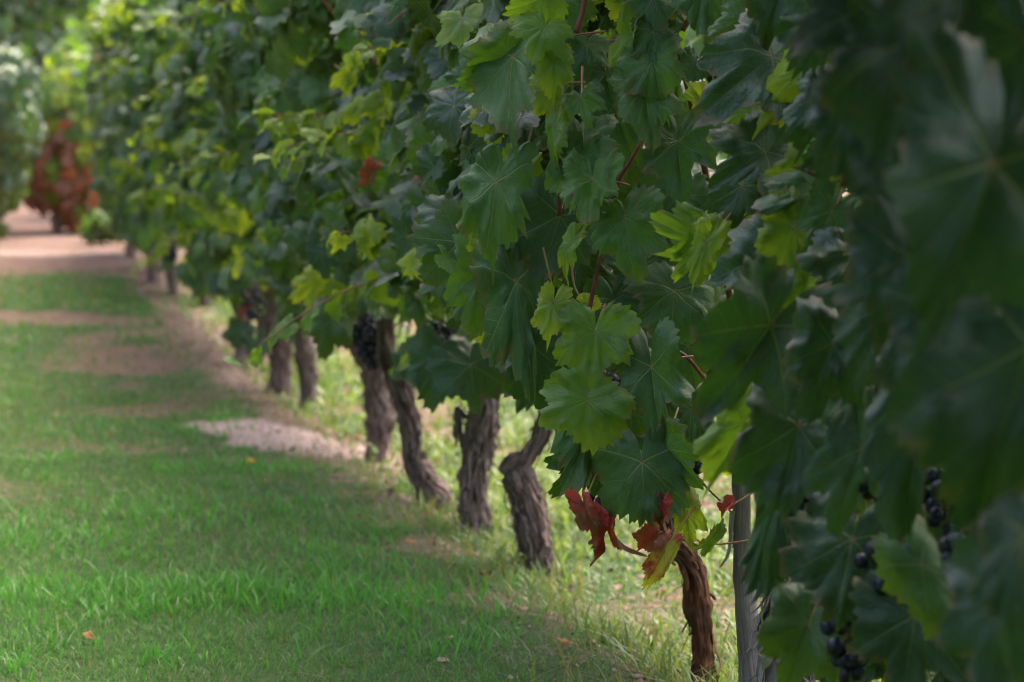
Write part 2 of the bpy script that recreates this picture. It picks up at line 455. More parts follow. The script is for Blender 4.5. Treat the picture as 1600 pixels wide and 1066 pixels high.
# ------------------------------------------------------------------ tubes and trunks
def catmull(P, k):
    P = np.asarray(P, float); out = []
    Q = np.vstack([2 * P[0] - P[1], P, 2 * P[-1] - P[-2]])
    for i in range(1, len(Q) - 2):
        t = np.linspace(0, 1, k, endpoint=False)[:, None]
        a, b_, c, d = Q[i - 1], Q[i], Q[i + 1], Q[i + 2]
        out.append(.5 * ((2 * b_) + (-a + c) * t + (2 * a - 5 * b_ + 4 * c - d) * t ** 2 + (-a + 3 * b_ - 3 * c + d) * t ** 3))
    out.append(P[-1:])
    return np.vstack(out)

def tube_geo(P, rad, nseg=8, k=6, rough=0.0, seed=0, cap=True, lump=0.0, per=None):
    PR = catmull(np.hstack([np.asarray(P, float), np.asarray(rad, float)[:, None]]), k)
    C = PR[:, :3]; r = np.maximum(PR[:, 3], 1e-4)
    n = len(C)
    T = unit(np.gradient(C, axis=0))
    ref = np.array([0.3, -1, 0.1]) if abs(T[0][2]) > .5 else np.array([0, 0, 1.0])
    X = []; x = unit(np.cross(T[0], ref))
    for i in range(n):
        x = unit(x - np.dot(x, T[i]) * T[i]); X.append(x)
    X = np.array(X); Y = np.cross(T, X)
    ang = np.linspace(0, 2 * math.pi, nseg, endpoint=False)
    L = np.concatenate([[0], np.cumsum(np.linalg.norm(np.diff(C, axis=0), axis=1))])
    rr = np.repeat(r[:, None], nseg, 1)
    if rough:
        for i in range(n):
            for j in range(nseg):
                a = ang[j] + L[i] * 3.0
                ca, sa = math.cos(a), math.sin(a)
                f1 = noise.noise(Vector((ca * 1.2 + seed, sa * 1.2, L[i] * 9)))
                f2 = noise.noise(Vector((ca * 4.5, sa * 4.5 + seed, L[i] * 14)))
                f3 = noise.noise(Vector((ca * 11, sa * 11 + seed, L[i] * 22)))
                f4 = noise.noise(Vector((seed, ca * .8, L[i] * 26)))
                rr[i, j] *= 1 + rough * (.35 * f1 + .38 * f2 + .28 * (abs(f3) * 2 - .4)) + lump * f4
    V = C[:, None, :] + rr[..., None] * (np.cos(ang)[None, :, None] * X[:, None, :] + np.sin(ang)[None, :, None] * Y[:, None, :])
    fib = np.stack([np.tile(ang / 6.283, (n, 1)), np.repeat(L[:, None], nseg, 1) * 3, rr], 2)
    # mirror the around coordinate so the seam does not show
    fib[..., 0] = np.abs(fib[..., 0] * 2 - 1)
    V = V.reshape(-1, 3); fib = fib.reshape(-1, 3)
    loops, sizes = [], []
    for i in range(n - 1):
        for j in range(nseg):
            a = i * nseg + j; b_ = i * nseg + (j + 1) % nseg
            loops += [a, b_, b_ + nseg, a + nseg]; sizes.append(4)
    if cap:
        for i, c, rev in ((0, C[0], True), (n - 1, C[-1] + T[-1] * r[-1] * .35, False)):
            V = np.vstack([V, c[None]]); fib = np.vstack([fib, fib[i * nseg][None]]); ci = len(V) - 1
            for j in range(nseg):
                a = i * nseg + j; b_ = i * nseg + (j + 1) % nseg
                loops += ([b_, a, ci] if rev else [a, b_, ci]); sizes.append(3)
    return V, np.array(loops), np.array(sizes), fib, np.ones((len(V), 4)), (C, T, X, Y, r, L)

def strips(bag, frame, count, seed, ln=(.03, .09), wd=(.003, .008)):
    """shreds of bark lifting off a trunk"""
    rg = np.random.default_rng(int(abs(seed) * 97))
    C, T, X, Y, r, L = frame
    for _ in range(count):
        i0 = rg.integers(1, len(C) - 3); a = rg.uniform(0, 6.283); le = rg.uniform(*ln); wdt = rg.uniform(*wd)
        i1 = i0
        m = 7; V = []
        up = rg.random() < .3
        for k in range(m):
            t = k / (m - 1)
            Lk = L[i0] + (le * t if up else -le * t)
            Lk = min(max(Lk, 0), L[-1])
            c = np.array([np.interp(Lk, L, C[:, q]) for q in range(3)]); rr = np.interp(Lk, L, r)
            idx = min(np.searchsorted(L, Lk), len(C) - 1)
            out = math.cos(a) * X[idx] + math.sin(a) * Y[idx]; side = np.cross(T[idx], out)
            lift = rr * 1.02 + .016 * t ** 2 * rg.uniform(.4, 1.4)
            wk = wdt * (1 - .6 * t)
            for s_ in (-1, 1):
                V.append(c + out * lift + side * wk * s_ + side * .004 * math.sin(t * 4 + a))
        V = np.array(V); V2 = V + .0012 * out
        loops, sizes = [], []
        for k in range(m - 1):
            q = k * 2; loops += [q, q + 1, q + 3, q + 2]; sizes.append(4)
            q2 = q + 2 * m; loops += [q2, q2 + 2, q2 + 3, q2 + 1]; sizes.append(4)
            loops += [q, q + 2, q2 + 2, q2]; sizes.append(4)
            loops += [q + 1, q2 + 1, q2 + 3, q + 3]; sizes.append(4)
        VV = np.vstack([V, V2])
        fib = np.zeros((len(VV), 3)); fib[:, 0] = rg.random() + np.tile([0, .03], len(VV) // 2); fib[:, 1] = np.tile(np.repeat(np.linspace(0, le * 3, m), 2), 2) + rg.random() * 3
        bag.add((VV, np.array(loops), np.array(sizes), fib, np.ones((len(VV), 4))))

def trunk_obj(parent, name, spec_list, mat, seed, rough=.5, shreds=26, hires=True):
    """spec_list: branches, each a list of (point, radius)"""
    bag = Bag()
    for bi, br in enumerate(spec_list):
        P = [p for p, _ in br]; rd = [r_ for _, r_ in br]
        g = tube_geo(P, rd, 44 if hires else 16, 18 if hires else 6, rough, seed + bi * 3.7, True, .22)
        bag.add(g[:5])
        if shreds: strips(bag, g[5], shreds if bi == 0 else shreds // 3, seed * 10 + bi)
    return bag.build(name, mat, parent, 'fib')

# ------------------------------------------------------------------ the ground
def axis(fine0, fine1, st, out0, out1):
    a = list(np.arange(fine0, fine1, st))
    x = fine1; d = st
    while x < out1: a.append(x); d *= 1.35; x += d
    a.append(out1)
    x = fine0; d = st
    while x > out0: d *= 1.35; x -= d; a.append(max(x, out0))
    return np.unique(np.round(np.array(a), 4))
xs = axis(-5.2, 2.2, .045, -220, 220); ys = axis(2.6, 23, .055, -60, 420)
GX, GY = np.meshgrid(xs, ys)
GZ = gz(GX, GY); bare, pale = soil(GX, GY)
fz = ss(11.5, 15, GY)
GZ = GZ + .010 * bare * (vnoise(GX * 22, GY * 22, 12) - .5)
nx_, ny_ = len(xs), len(ys)
ii, jj = np.meshgrid(np.arange(nx_ - 1), np.arange(ny_ - 1)); a0 = (jj * nx_ + ii).ravel()
raw_mesh('ground', np.stack([GX, GY, GZ], 2).reshape(-1, 3), np.stack([a0, a0 + 1, a0 + nx_ + 1, a0 + nx_], 1).ravel(),
         np.full(len(a0), 4), M_GROUND, None, {'soil': np.stack([bare.ravel(), pale.ravel(), fz.ravel()], 1)})
tag(bpy.data.objects['ground'], kind='structure')

# ------------------------------------------------------------------ grass
def blades(x, y, h, wd, lean, tone, rg, seg=3, z=None):
    n = len(x); z = gz(x, y) - .004 if z is None else z
    az = rg.uniform(0, 6.283, n); ln = lean * rg.uniform(.2, 1.3, n)
    d = np.stack([np.cos(az), np.sin(az), np.zeros(n)], 1)
    az2 = az + rg.uniform(1.0, 2.1, n); s = np.stack([np.cos(az2), np.sin(az2), np.zeros(n)], 1)
    V = []
    for k in range(seg + 1):
        t = k / seg
        c = np.stack([x, y, z], 1) + d * (h * ln * t ** 1.8)[:, None] + np.array([0, 0, 1.0]) * (h * (t - .25 * ln * t * t))[:, None]
        ww = wd * (1 - t ** 1.6) * .5 if k < seg else 0
        if k < seg: V += [c - s * ww[:, None], c + s * ww[:, None]]
        else: V += [c]
    V = np.stack(V, 1); K = V.shape[1]
    lp, sz = [], []
    for k in range(seg - 1):
        lp += [2 * k, 2 * k + 1, 2 * k + 3, 2 * k + 2]; sz.append(4)
    lp += [2 * seg - 2, 2 * seg - 1, 2 * seg]; sz.append(3)
    L = (np.array(lp)[None] + (np.arange(n) * K)[:, None]).ravel()
    return V.reshape(-1, 3), L, np.tile(np.array(sz), n), np.zeros((n * K, 3)), np.repeat(tone, K, 0)

def scatter(n, y0, y1, margin, rg):
    """ground points spread evenly over the depth slice of the lawn and the strip beyond"""
    y = np.sqrt(rg.uniform(y0 ** 2, y1 ** 2, n))
    hw = (800 / F) * y + margin
    return rg.uniform(-1, 1, n) * hw, y

bag = Bag()
for (y0, y1, n, h, wd, mg) in ((2.9, 4.4, 70000, .022, .0020, .7), (4.4, 6.5, 74000, .026, .0028, .9), (6.5, 9.5, 62000, .030, .0042, 1.2), (9.5, 14.5, 36000, .042, .008, 1.2), (14.5, 21, 7000, .05, .012, 1.5)):
    x, y = scatter(n, y0, y1, mg, rng)
    b_, _ = soil(x, y); off = x - row_x(y)
    keep = (off < .02) & (rng.random(n) > b_ * 1.02)
    x, y, b_ = x[keep], y[keep], b_[keep]; n = len(x)
    lush = vnoise(x * 2.3, y * 1.6, 21) * .6 + vnoise(x * 9, y * 7, 22) * .4
    hh = h * rng.uniform(.5, 1.25, n) * (.55 + .8 * lush) * (1 - .45 * b_)
    tone = np.zeros((n, 4)); tone[:, 0] = np.clip(rng.normal(.35, .28, n) + (lush - .5) * 1.0, 0, 1)
    dry = (rng.random(n) < .08 + .55 * b_ + .22 * ss(4.5, 8, y)); tone[:, 1] = np.where(dry, rng.uniform(.4, 1, n), rng.uniform(0, .12, n)); tone[:, 3] = 1
    bag.add(blades(x, y, hh, wd * rng.uniform(.6, 1.3, n), .9, tone, rng))
# lush broad-bladed patches
for (px, py, sx, sy, n, h) in ((255, 805, .16, .12, 420, .055), (330, 735, .13, .10, 300, .055), (420, 740, .08, .07, 160, .05), (90, 925, .28, .10, 700, .05),
                               (330, 935, .26, .09, 620, .06), (500, 945, .12, .08, 300, .065), (30, 850, .15, .10, 300, .05), (210, 935, .2, .08, 400, .05),
                               (200, 680, .22, .2, 300, .05), (550, 870, .2, .2, 200, .04), (640, 950, .15, .12, 200, .045), (280, 480, .3, .5, 500, .06), (720, 780, .1, .2, 260, .06), (150, 850, .3, .2, 260, .045)):
    c, _s = ground_hit(px, py); n = int(n * .7); x = rng.normal(c[0], sx, n); y = rng.normal(c[1], sy, n)
    tone = np.zeros((n, 4)); tone[:, 0] = rng.uniform(.6, 1, n); tone[:, 2] = 1; tone[:, 1] = rng.uniform(0, .1, n)
    bag.add(blades(x, y, h * rng.uniform(.3, 1.0, n), .0050 * rng.uniform(.6, 1.3, n), .7, tone, rng, 4))
for q in range(70):
    py = 560 + 500 * rng.random(); px = rng.uniform(0, 250 + (py - 560) * 1.25); c, _s = ground_hit(px, py); n = int(rng.integers(8, 34))
    x = rng.normal(c[0], .03, n); y = rng.normal(c[1], .035, n); tone = np.zeros((n, 4)); tone[:, 0] = rng.uniform(.5, 1, n); tone[:, 2] = rng.uniform(.2, 1)
    bag.add(blades(x, y, .045 * rng.uniform(.4, 1.1, n), .0045 * rng.uniform(.6, 1.3, n), .8, tone, rng, 4))
# pale dry stalks lying in the lawn
n = 900; x, y = scatter(n, 2.9, 9, .5, rng); k = x - row_x(y) < 0; x, y = x[k], y[k]; n = len(x)
tone = np.zeros((n, 4)); tone[:, 1] = 1
bag.add(blades(x, y, rng.uniform(.02, .06, n), np.full(n, .0016), 2.2, tone, rng))
g_ = bag.build('lawn_grass', M_GRASS); tag(g_, 'short green mown grass with dry tan streaks covering the lawn', 'grass', kind='stuff')

bag = Bag()
for (y0, y1, n, h, wd) in ((2.9, 4.6, 15000, .060, .0055), (4.6, 7.5, 22000, .065, .008), (7.5, 13, 22000, .07, .014), (13, 26, 14000, .09, .03)):
    y = np.sqrt(rng.uniform(y0 ** 2, y1 ** 2, n)); x = rng.uniform(row_x(y) - .05, 800 / F * y + .9, n)
    b_, _ = soil(x, y); keep = rng.random(n) > b_ * .93; x, y = x[keep], y[keep]; n = len(x)
    lush = vnoise(x * 5, y * 3.5, 31)
    tone = np.zeros((n, 4)); tone[:, 0] = np.clip(rng.normal(.5, .25, n) + (lush - .5) * .8, 0, 1); tone[:, 1] = np.where(rng.random(n) < .14, rng.uniform(.4, 1, n), rng.uniform(0, .25, n))
    bag.add(blades(x, y, h * rng.uniform(.3, 1.2, n) * (.3 + lush), wd * rng.uniform(.5, 1.5, n), 1.1, tone, rng))
# grass and stems growing between the trunks
n = 2600; y = rng.uniform(3.2, 8.5, n); x = row_x(y) + rng.normal(-.03, .10, n)
k = rng.random(n) > soil(x, y)[0] * 1.1; x, y = x[k], y[k]; n = len(x)
tone = np.zeros((n, 4)); tone[:, 0] = rng.uniform(.2, .8, n); tone[:, 1] = np.where(rng.random(n) < .3, .8, .1)
bag.add(blades(x, y, rng.uniform(.02, .075, n), np.full(n, .0035), 1.0, tone, rng))
g_ = bag.build('weed_grass', M_WEED); tag(g_, 'bright yellow green weeds and tufts on bare soil beyond the vine row', 'weeds', kind='stuff')

def flat_leaves(x, y, z, size, tone, rg, tilt, tpl='far'):
    n = len(x); P = np.stack([x, y, z], 1)
    N = unit(np.array([0, 0, 1.0])[None] + rg.normal(0, tilt, (n, 3))); V = unit(rg.normal(0, 1, (n, 3)) * [1, 1, .3]); V = unit(V - (V * N).sum(1, keepdims=True) * N)
    return leaves_geo(TPL[tpl][1], P, V, N, size, rg.uniform(.45, .9, n), tone, rg, 1.6)
wrg = np.random.default_rng(77)
y = wrg.uniform(3.0, 11, 5200); x = wrg.uniform(row_x(y) + .02, 800 / F * y + .9); keep = vnoise(x * 4, y * 3, 66) > .45
x, y = x[keep], y[keep]; n = len(x); tone = np.zeros((n, 4)); tone[:, 0] = wrg.uniform(.2, 1, n); tone[:, 1] = wrg.uniform(0, .35, n)
bag = Bag(); bag.add(flat_leaves(x, y, gz(x, y) + wrg.uniform(.01, .06, n), wrg.uniform(.008, .020, n), tone, wrg, .5))
g_ = bag.build('broadleaf_weeds', M_WEED); tag(g_, 'low broad leaved yellow green weeds on the soil beyond the trunks', 'weeds', kind='stuff')
y = np.concatenate([wrg.uniform(2.9, 12, 9000), wrg.uniform(3, 9, 6000)]); x = np.concatenate([row_x(y[:9000]) + wrg.normal(-.02, .20, 9000), row_x(y[9000:]) + wrg.uniform(0, 1.1, 6000)])
b_, _ = soil(x, y); keep = wrg.random(len(x)) < .12 + b_; x, y = x[keep], y[keep]; n = len(x)
tone = np.zeros((n, 4)); tone[:, 0] = wrg.random(n)
bag = Bag(); bag.add(flat_leaves(x, y, gz(x, y) + wrg.uniform(.001, .006, n), wrg.uniform(.002, .009, n) * np.where(wrg.random(n) < .06, 2.2, 1), tone, wrg, .35))
g_ = bag.build('leaf_litter', M_LITTER, None, 'vein'); tag(g_, 'brown and tan crumbs of dead leaf and bark strewn under the vines', 'litter', kind='stuff')

# ------------------------------------------------------------------ the vine row
# base pixel of each trunk, then its upper course as (px, py, width px); all at the depth of the base
VINES = [
    dict(key='edge', y=1.50, label='closest grapevine, a mass of large dark blurred leaves at the right edge'),
    dict(key='near', y=2.30, label='grapevine with blue black grapes hanging between dark leaves, right of the weathered wood'),
    dict(key='stump', y=3.02, mat='wood', tr=[[(1212, 1150, 62), (1220, 1030, 60), (1228, 960, 58), (1232, 915, 44), (1235, 885, 22), (1237, 862, 9)],
                                            [(1250, 1080, 30), (1262, 1000, 24), (1271, 955, 20), (1264, 915, 16), (1275, 860, 14)]],
         label='grapevine with a weathered grey pointed stump showing behind its leaves, beside the thin post'),
    dict(key='focus', base=(1100, 1078), mat='red', tr=[[(1101, 1078, 40), (1097, 1010, 32), (1092, 950, 36), (1087, 900, 34), (1072, 865, 34), (1052, 843, 40), (1046, 808, 30), (1050, 760, 22), (1053, 690, 15)],
                                                       [(1056, 850, 30), (1030, 830, 24), (1015, 790, 18), (1005, 735, 14), (985, 690, 11)]],
         label='sharply focused grapevine with slim reddish trunk and red withered leaves at its foot'),
    dict(key='hook', base=(842, 905), tr=[[(845, 925, 58), (840, 870, 46), (833, 830, 50), (823, 790, 48), (812, 755, 50), (800, 738, 46)],
                                         [(788, 744, 30), (806, 727, 38), (825, 712, 26), (842, 686, 24), (851, 655, 24), (860, 600, 22), (870, 540, 18)]],
         label='grapevine whose grey shaggy trunk bends back like a hook below the leaves'),
    dict(key='knob', base=(747, 838), tr=[[(750, 860, 48), (744, 812, 52), (737, 775, 42), (742, 720, 46), (751, 670, 52), (762, 620, 42), (766, 570, 36), (770, 500, 26)],
                                         [(724, 655, 6), (714, 640, 7), (722, 700, 6)]],
         label='grapevine with thick upright trunk knobbly at its foot, left of the hooked trunk'),
    dict(key='lean', base=(694, 800), tr=[[(700, 815, 50), (684, 785, 50), (662, 752, 42), (648, 715, 36), (643, 680, 33), (634, 635, 32), (620, 590, 32), (607, 560, 28), (600, 500, 22)]],
         label='grapevine with a slender trunk that leans left from a spreading foot'),
    dict(key='grape', base=(585, 724), tr=[[(585, 735, 34), (588, 700, 34), (594, 655, 42), (588, 615, 40), (591, 565, 46), (583, 520, 34), (580, 460, 24)], [(588, 590, 30), (560, 545, 26), (545, 520, 22)]],
         label='grapevine with a big dark grape bunch hanging just over its forked straight trunk'),
    dict(key='pale', base=(481, 643), tr=[[(481, 650, 28), (481, 605, 26), (478, 560, 32), (466, 515, 36), (458, 480, 30), (450, 440, 22)]],
         label='grapevine with yellow tinged leaf cluster above its narrow pinkish grey trunk'),
    dict(key='stout', base=(438, 619), tr=[[(438, 628, 36), (438, 580, 34), (436, 540, 44), (428, 505, 50), (416, 480, 40), (410, 440, 28)]],
         label='grapevine with stout dark brown trunk beside the bare soil strip'),
    dict(key='hang', y=9.6, label='grapevine hanging low leaves almost to the ground, hiding its trunk'),
    dict(key='f1', base=(320, 478), tr=[[(318, 482, 20), (324, 440, 21), (330, 400, 20), (333, 370, 12)]], label='distant grapevine with thin tilted trunk against pale pinkish soil'),
    dict(key='f2', base=(274, 463), tr=[[(275, 466, 17), (268, 430, 18), (262, 395, 20), (260, 360, 12)]], label='distant grapevine with dark grapes above a thin dark trunk leaning left'),
    dict(key='f3', base=(241, 441), tr=[[(241, 444, 21), (240, 400, 20), (242, 360, 12)]], label='distant grapevine with short dark trunk, last but one in the row'),
    dict(key='f4', base=(206, 405), tr=[[(206, 408, 18), (206, 380, 18), (208, 350, 10)]], label='farthest grapevine of the row, dark leaves down its open end'),
]
GROUP = 'grapevines planted along the row'
for v in VINES:
    if 'base' in v:
        p, s = ground_hit(*v['base']); v['s'] = s; v['p'] = p
    else:
        y = v['y']; x = row_x(y); v['p'] = np.array([x, y, float(gz(x, y))]); v['s'] = F / y
    v['y'] = v['p'][1]
    root = empty('grapevine', tuple(v['p'])); v['root'] = root
    tag(root, v['label'], 'grapevine', GROUP)
    mat = {'wood': M_WOOD, 'red': M_BARKRED}.get(v.get('mat'), M_BARK)
    if 'tr' in v:
        s = v['s']
        spec = []
        for br in v['tr']:
            c = []
            for i, (px, py, wd) in enumerate(br):
                p = at(px, py, s)
                if len(spec) == 0 and i == 0: p[2] = min(p[2], float(gz(p[0], p[1])) - .05)
                c.append((p, wd * (.45 if 330 < s < 1000 else .5) / s))
            spec.append(c)
        trunk_obj(root, 'trunk', spec, mat, v['y'] * 3.1, .85 if s > 400 else .3, (36 if v['key'] == 'focus' else 90) if s > 400 else 0, s > 400)
    else:
        p = v['p']
        trunk_obj(root, 'trunk', [[(p + [0, 0, -.05], .035), (p + [.02, .02, .15], .028), (p + [-.02, 0, .35], .03), (p + [.02, 0, .6], .02)]], M_BARK, v['y'], .5, 10, v['y'] < 5)
vy = np.array([v['y'] for v in VINES])

# canopy shape along the row
CY = [.9, 1.35, 1.75, 2.2, 2.9, 3.1, 3.7, 4.0, 6, 9, 12, 20]
CW = [.36, .34, .24, .20, .20, .27, .27, .25, .26, .27, .25, .18]
CB = [.12, .12, .16, .20, .22, .30, .36, .37, .37, .33, .20, .14]
def canopy_w(y): return np.interp(y, CY, CW)
def canopy_b(y, x=0):
    return np.interp(y, CY, CB) + .10 * (vnoise(y * 3.1, y * 0 + 3, 41) - .5) * np.interp(y, [3, 5], [.3, 1])

# ---- leaves singled out: junction px, tip px, px per metre, width, tone, yellow, autumn, lift(deg), yaw(deg), vine key
HERO = [
 (848,-3,797,26,1240,1.1,.95,.15,0,35,-25,'focus'), (852,41,850,4,1225,1.25,1,.95,0,-25,5,'focus'), (850,43,833,82,1255,1.25,.95,.2,0,42,5,'focus'),
 (866,97,863,150,1250,.82,.65,.35,0,20,0,'focus'), (866,96,901,78,1240,.9,1,1,0,-10,20,'focus'), (857,142,868,197,1230,.75,.55,.45,0,12,-15,'focus'),
 (908,154,917,190,1245,.9,.35,.05,0,40,10,'focus'), (801,88,783,212,1200,.72,.22,.05,0,35,28,'focus'), (795,86,726,140,1195,.75,.25,.05,0,20,-20,'focus'), (917,70,912,118,1180,1.0,.2,0,0,35,-10,'focus'),
 (947,114,960,180,1170,.95,.15,0,0,15,10,'focus'), (912,222,915,296,1230,.92,.25,0,0,38,5,'focus'), (866,198,863,262,1240,.55,.6,.2,0,10,40,'focus'),
 (1022,-4,1030,46,1230,.9,.1,0,0,38,5,'focus'), (1020,50,1029,98,1235,.95,.12,0,0,32,-8,'focus'), (1021,95,1031,162,1240,.9,.22,.05,0,30,5,'focus'),
 (989,55,964,128,1225,.55,.6,.15,0,5,45,'focus'), (1007,142,1020,224,1235,.85,.2,.05,0,28,-12,'focus'), (1060,220,1060,303,1225,.95,.1,0,0,26,10,'focus'),
 (1098,158,1074,124,1180,.8,.9,1,.0,-10,10,'focus'), (1086,98,1073,126,1170,1.1,.1,0,0,30,0,'focus'), (972,-8,958,34,1190,.8,.95,.8,0,-15,0,'focus'),
 (998,22,975,44,1180,.9,1,.8,0,-10,0,'focus'), (776,283,747,400,1215,.62,.3,0,0,22,22,'focus'), (875,337,843,446,1185,.90,.05,0,0,8,-8,'focus'),
 (925,278,919,348,1250,.82,.4,.05,0,34,8,'focus'), (893,378,868,436,1235,.5,.7,.2,.15,5,50,'focus'), (864,476,852,534,1250,.7,.95,.45,0,5,10,'focus'),
 (914,474,942,480,1230,.8,1,1,0,0,0,'focus'), (930,519,919,604,1250,1.05,.55,.1,.03,15,0,'focus'), (806,440,838,592,1195,.52,.2,0,0,20,-12,'focus'),
 (768,352,757,446,1180,.5,.7,.25,0,0,30,'focus'), (918,625,905,706,1260,1.18,.5,.15,.08,14,0,'focus'), (977,339,987,424,1245,.95,.25,0,0,22,4,'focus'),
 (1018,573,1030,690,1250,.72,.12,0,.05,14,14,'focus'), (1054,455,1048,542,1215,1.0,.15,0,.02,24,-5,'focus'), (1003,722,1012,832,1262,.85,.15,0,.03,16,0,'focus'),
 (1042,700,1082,765,1255,.8,.15,0,0,20,35,'focus'), (926,708,884,780,1225,.9,.15,0,0,15,-30,'focus'), (835,545,852,642,1180,.8,.12,0,0,12,20,'focus'),
 (925,640,905,760,1235,.45,.3,0,0,30,-20,'focus'), (1080,640,1075,720,1210,.8,.15,0,0,18,0,'focus'), (985,640,990,705,1225,.9,.2,0,0,20,0,'focus'),
 (812,268,800,330,1160,.9,.6,.2,0,0,0,'focus'), (905,250,880,330,1235,.7,.3,.1,0,20,20,'focus'),
 (960,165,985,250,1180,.9,.2,0,0,20,10,'focus'), (900,395,960,455,1160,.9,.15,0,0,15,0,'focus'), (1085,330,1060,410,1180,.9,.15,0,0,15,0,'focus'),
 (960,470,975,545,1180,.9,.1,0,0,15,0,'focus'), (760,420,735,520,1170,.75,.25,.05,0,15,0,'focus'), (1000,420,1010,500,1175,.9,.1,0,0,15,0,'focus'),
 (890,0,905,60,1170,.9,.3,.1,0,15,0,'focus'), (1060,300,1020,380,1185,.9,.15,0,0,15,0,'focus'), (870,560,885,620,1170,.9,.1,0,0,15,0,'focus'),
 (1075,540,1090,620,1180,.9,.1,0,0,15,0,'focus'), (1010,-30,1060,30,1200,.9,.3,.1,0,15,0,'focus'),
 # withered and autumn leaves at the foot
 (914,792,930,838,1262,.58,.3,.2,1.0,20,15,'focus'), (938,820,950,880,1255,.35,.3,0,.98,0,-35,'focus'), (960,822,969,880,1250,.26,.3,.1,.7,0,50,'focus'),
 (1020,838,992,862,1240,.9,.3,0,1.0,0,0,'focus'), (1038,862,1008,920,1262,.46,.5,.9,.42,10,-10,'focus'), (1036,790,1030,832,1262,.5,.3,0,.85,10,30,'focus'),
 (1070,795,1088,858,1235,.6,.6,.4,.25,5,-20,'focus'), (1108,845,1140,812,1230,.45,.4,.1,0,10,30,'focus'), (1140,790,1122,806,1235,.9,.1,0,.95,0,40,'focus'),
 # nearer, out of focus
 (1207,88,1118,150,1480,.85,.15,0,0,42,10,'stump'), (1195,236,1112,290,1480,.85,.12,0,0,34,5,'stump'), (1252,112,1170,207,1520,.5,.95,.5,0,-20,10,'stump'),
 (1165,170,1125,190,1400,.9,.8,.3,0,0,0,'stump'), (1108,378,1038,352,1420,.75,.6,.1,0,35,0,'stump'), (1106,380,1045,438,1425,.6,.9,.3,0,-5,10,'stump'), (1104,380,1078,448,1440,.5,1,.35,0,-10,20,'stump'),
 (1240,360,1203,452,1540,.75,1,.35,0,-15,0,'stump'), (1262,440,1232,522,1540,.6,.9,.3,0,-10,10,'stump'), (1262,262,1195,335,1520,.7,.9,.3,0,-10,0,'stump'), (1335,395,1285,475,1600,.9,.1,0,0,20,0,'stump'),
 (1325,212,1262,250,1560,.7,.2,0,0,50,0,'stump'), (1270,292,1200,322,1530,.6,.4,0,0,40,0,'stump'), (1205,508,1103,655,1690,.80,.15,0,0,18,-10,'near'), (1165,662,1098,760,1620,.6,.85,.15,0,-5,10,'stump'),
 (1248,665,1212,810,1690,.82,.10,0,0,18,5,'near'), (1302,535,1262,652,1760,.75,.1,0,0,20,0,'near'), (1347,700,1303,818,1760,.7,.25,0,0,24,10,'near'), (1345,600,1300,715,1740,.5,.3,0,0,26,30,'near'),
 (1332,842,1303,972,1720,.95,.15,0,0,22,0,'near'), (1264,975,1222,1082,1640,.8,.3,.05,0,15,0,'near'), (1430,962,1405,1095,1780,1.0,.08,0,.05,15,5,'near'), (1440,882,1532,990,1850,.5,.4,.05,0,25,-10,'near'),
 (1222,760,1165,935,1620,.42,.15,0,0,10,25,'near'), (1450,600,1402,800,1900,.6,.1,0,0,24,15,'near'), (1160,30,1130,95,1400,.9,.4,.1,0,10,0,'stump'), (1220,-10,1195,70,1480,.8,.15,0,0,20,0,'stump'),
 (1280,30,1240,110,1600,.8,.2,0,0,20,0,'stump'), (1100,-20,1085,60,1300,.9,.3,0,0,15,0,'stump'), (1160,290,1140,360,1420,.9,.15,0,0,15,0,'stump'), (1290,150,1250,230,1600,.8,.12,0,0,15,0,'stump'),
 (1210,400,1150,500,1500,.8,.1,0,0,15,0,'stump'), (1390,480,1340,590,1800,.8,.12,0,0,15,0,'near'), (1300,330,1260,400,1580,.8,.3,0,0,15,0,'stump'),
 # closest, very blurred
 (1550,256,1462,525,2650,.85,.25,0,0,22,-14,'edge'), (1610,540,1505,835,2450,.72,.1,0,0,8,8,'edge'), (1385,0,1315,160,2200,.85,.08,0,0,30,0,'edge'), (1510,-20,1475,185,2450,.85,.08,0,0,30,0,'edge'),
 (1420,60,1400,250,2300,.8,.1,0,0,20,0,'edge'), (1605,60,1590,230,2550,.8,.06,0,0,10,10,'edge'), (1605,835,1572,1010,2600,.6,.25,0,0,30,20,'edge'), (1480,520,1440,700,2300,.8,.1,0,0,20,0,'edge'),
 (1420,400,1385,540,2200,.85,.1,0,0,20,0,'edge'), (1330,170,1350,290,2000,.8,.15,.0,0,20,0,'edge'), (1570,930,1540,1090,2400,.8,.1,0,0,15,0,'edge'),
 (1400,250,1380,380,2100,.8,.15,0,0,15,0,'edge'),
 # behind the focus, slightly soft
 (735,570,745,645,820,1.1,.15,0,0,12,0,'hook'), (688,560,672,638,800,.9,.15,0,0,20,0,'knob'), (520,500,505,560,700,.8,.2,.1,0,15,0,'pale'), (490,440,455,470,690,.8,.9,.8,.15,0,0,'pale'),
 (520,450,500,500,690,.8,.9,.7,.1,0,20,'pale'), (535,470,520,490,690,.9,.9,1,.1,0,0,'pale'), (540,118,514,140,760,.6,1,1,0,-10,0,'grape'), (545,132,532,155,760,.5,1,.7,0,-20,10,'grape'),
 (588,158,560,180,770,.6,.9,.4,0,30,0,'grape'), (585,205,552,222,770,.6,.8,.3,0,35,0,'grape'), (560,170,530,195,760,.6,1,.6,0,0,0,'grape'), (580,262,565,290,780,.7,.6,.4,.8,10,0,'grape'),
 (352,335,345,370,470,.8,1,.6,0,0,0,'hang'), (370,340,375,372,470,.8,1,.8,0,0,0,'hang'), (375,515,365,545,480,1.0,.15,0,0,15,0,'hang'), (400,535,405,570,480,.8,.15,0,0,15,0,'hang'),
]
LAB = {'red': 'withered red leaf'}
hero_px = []
hero_geo = []
rg = np.random.default_rng(5)
byk = {v['key']: v for v in VINES}
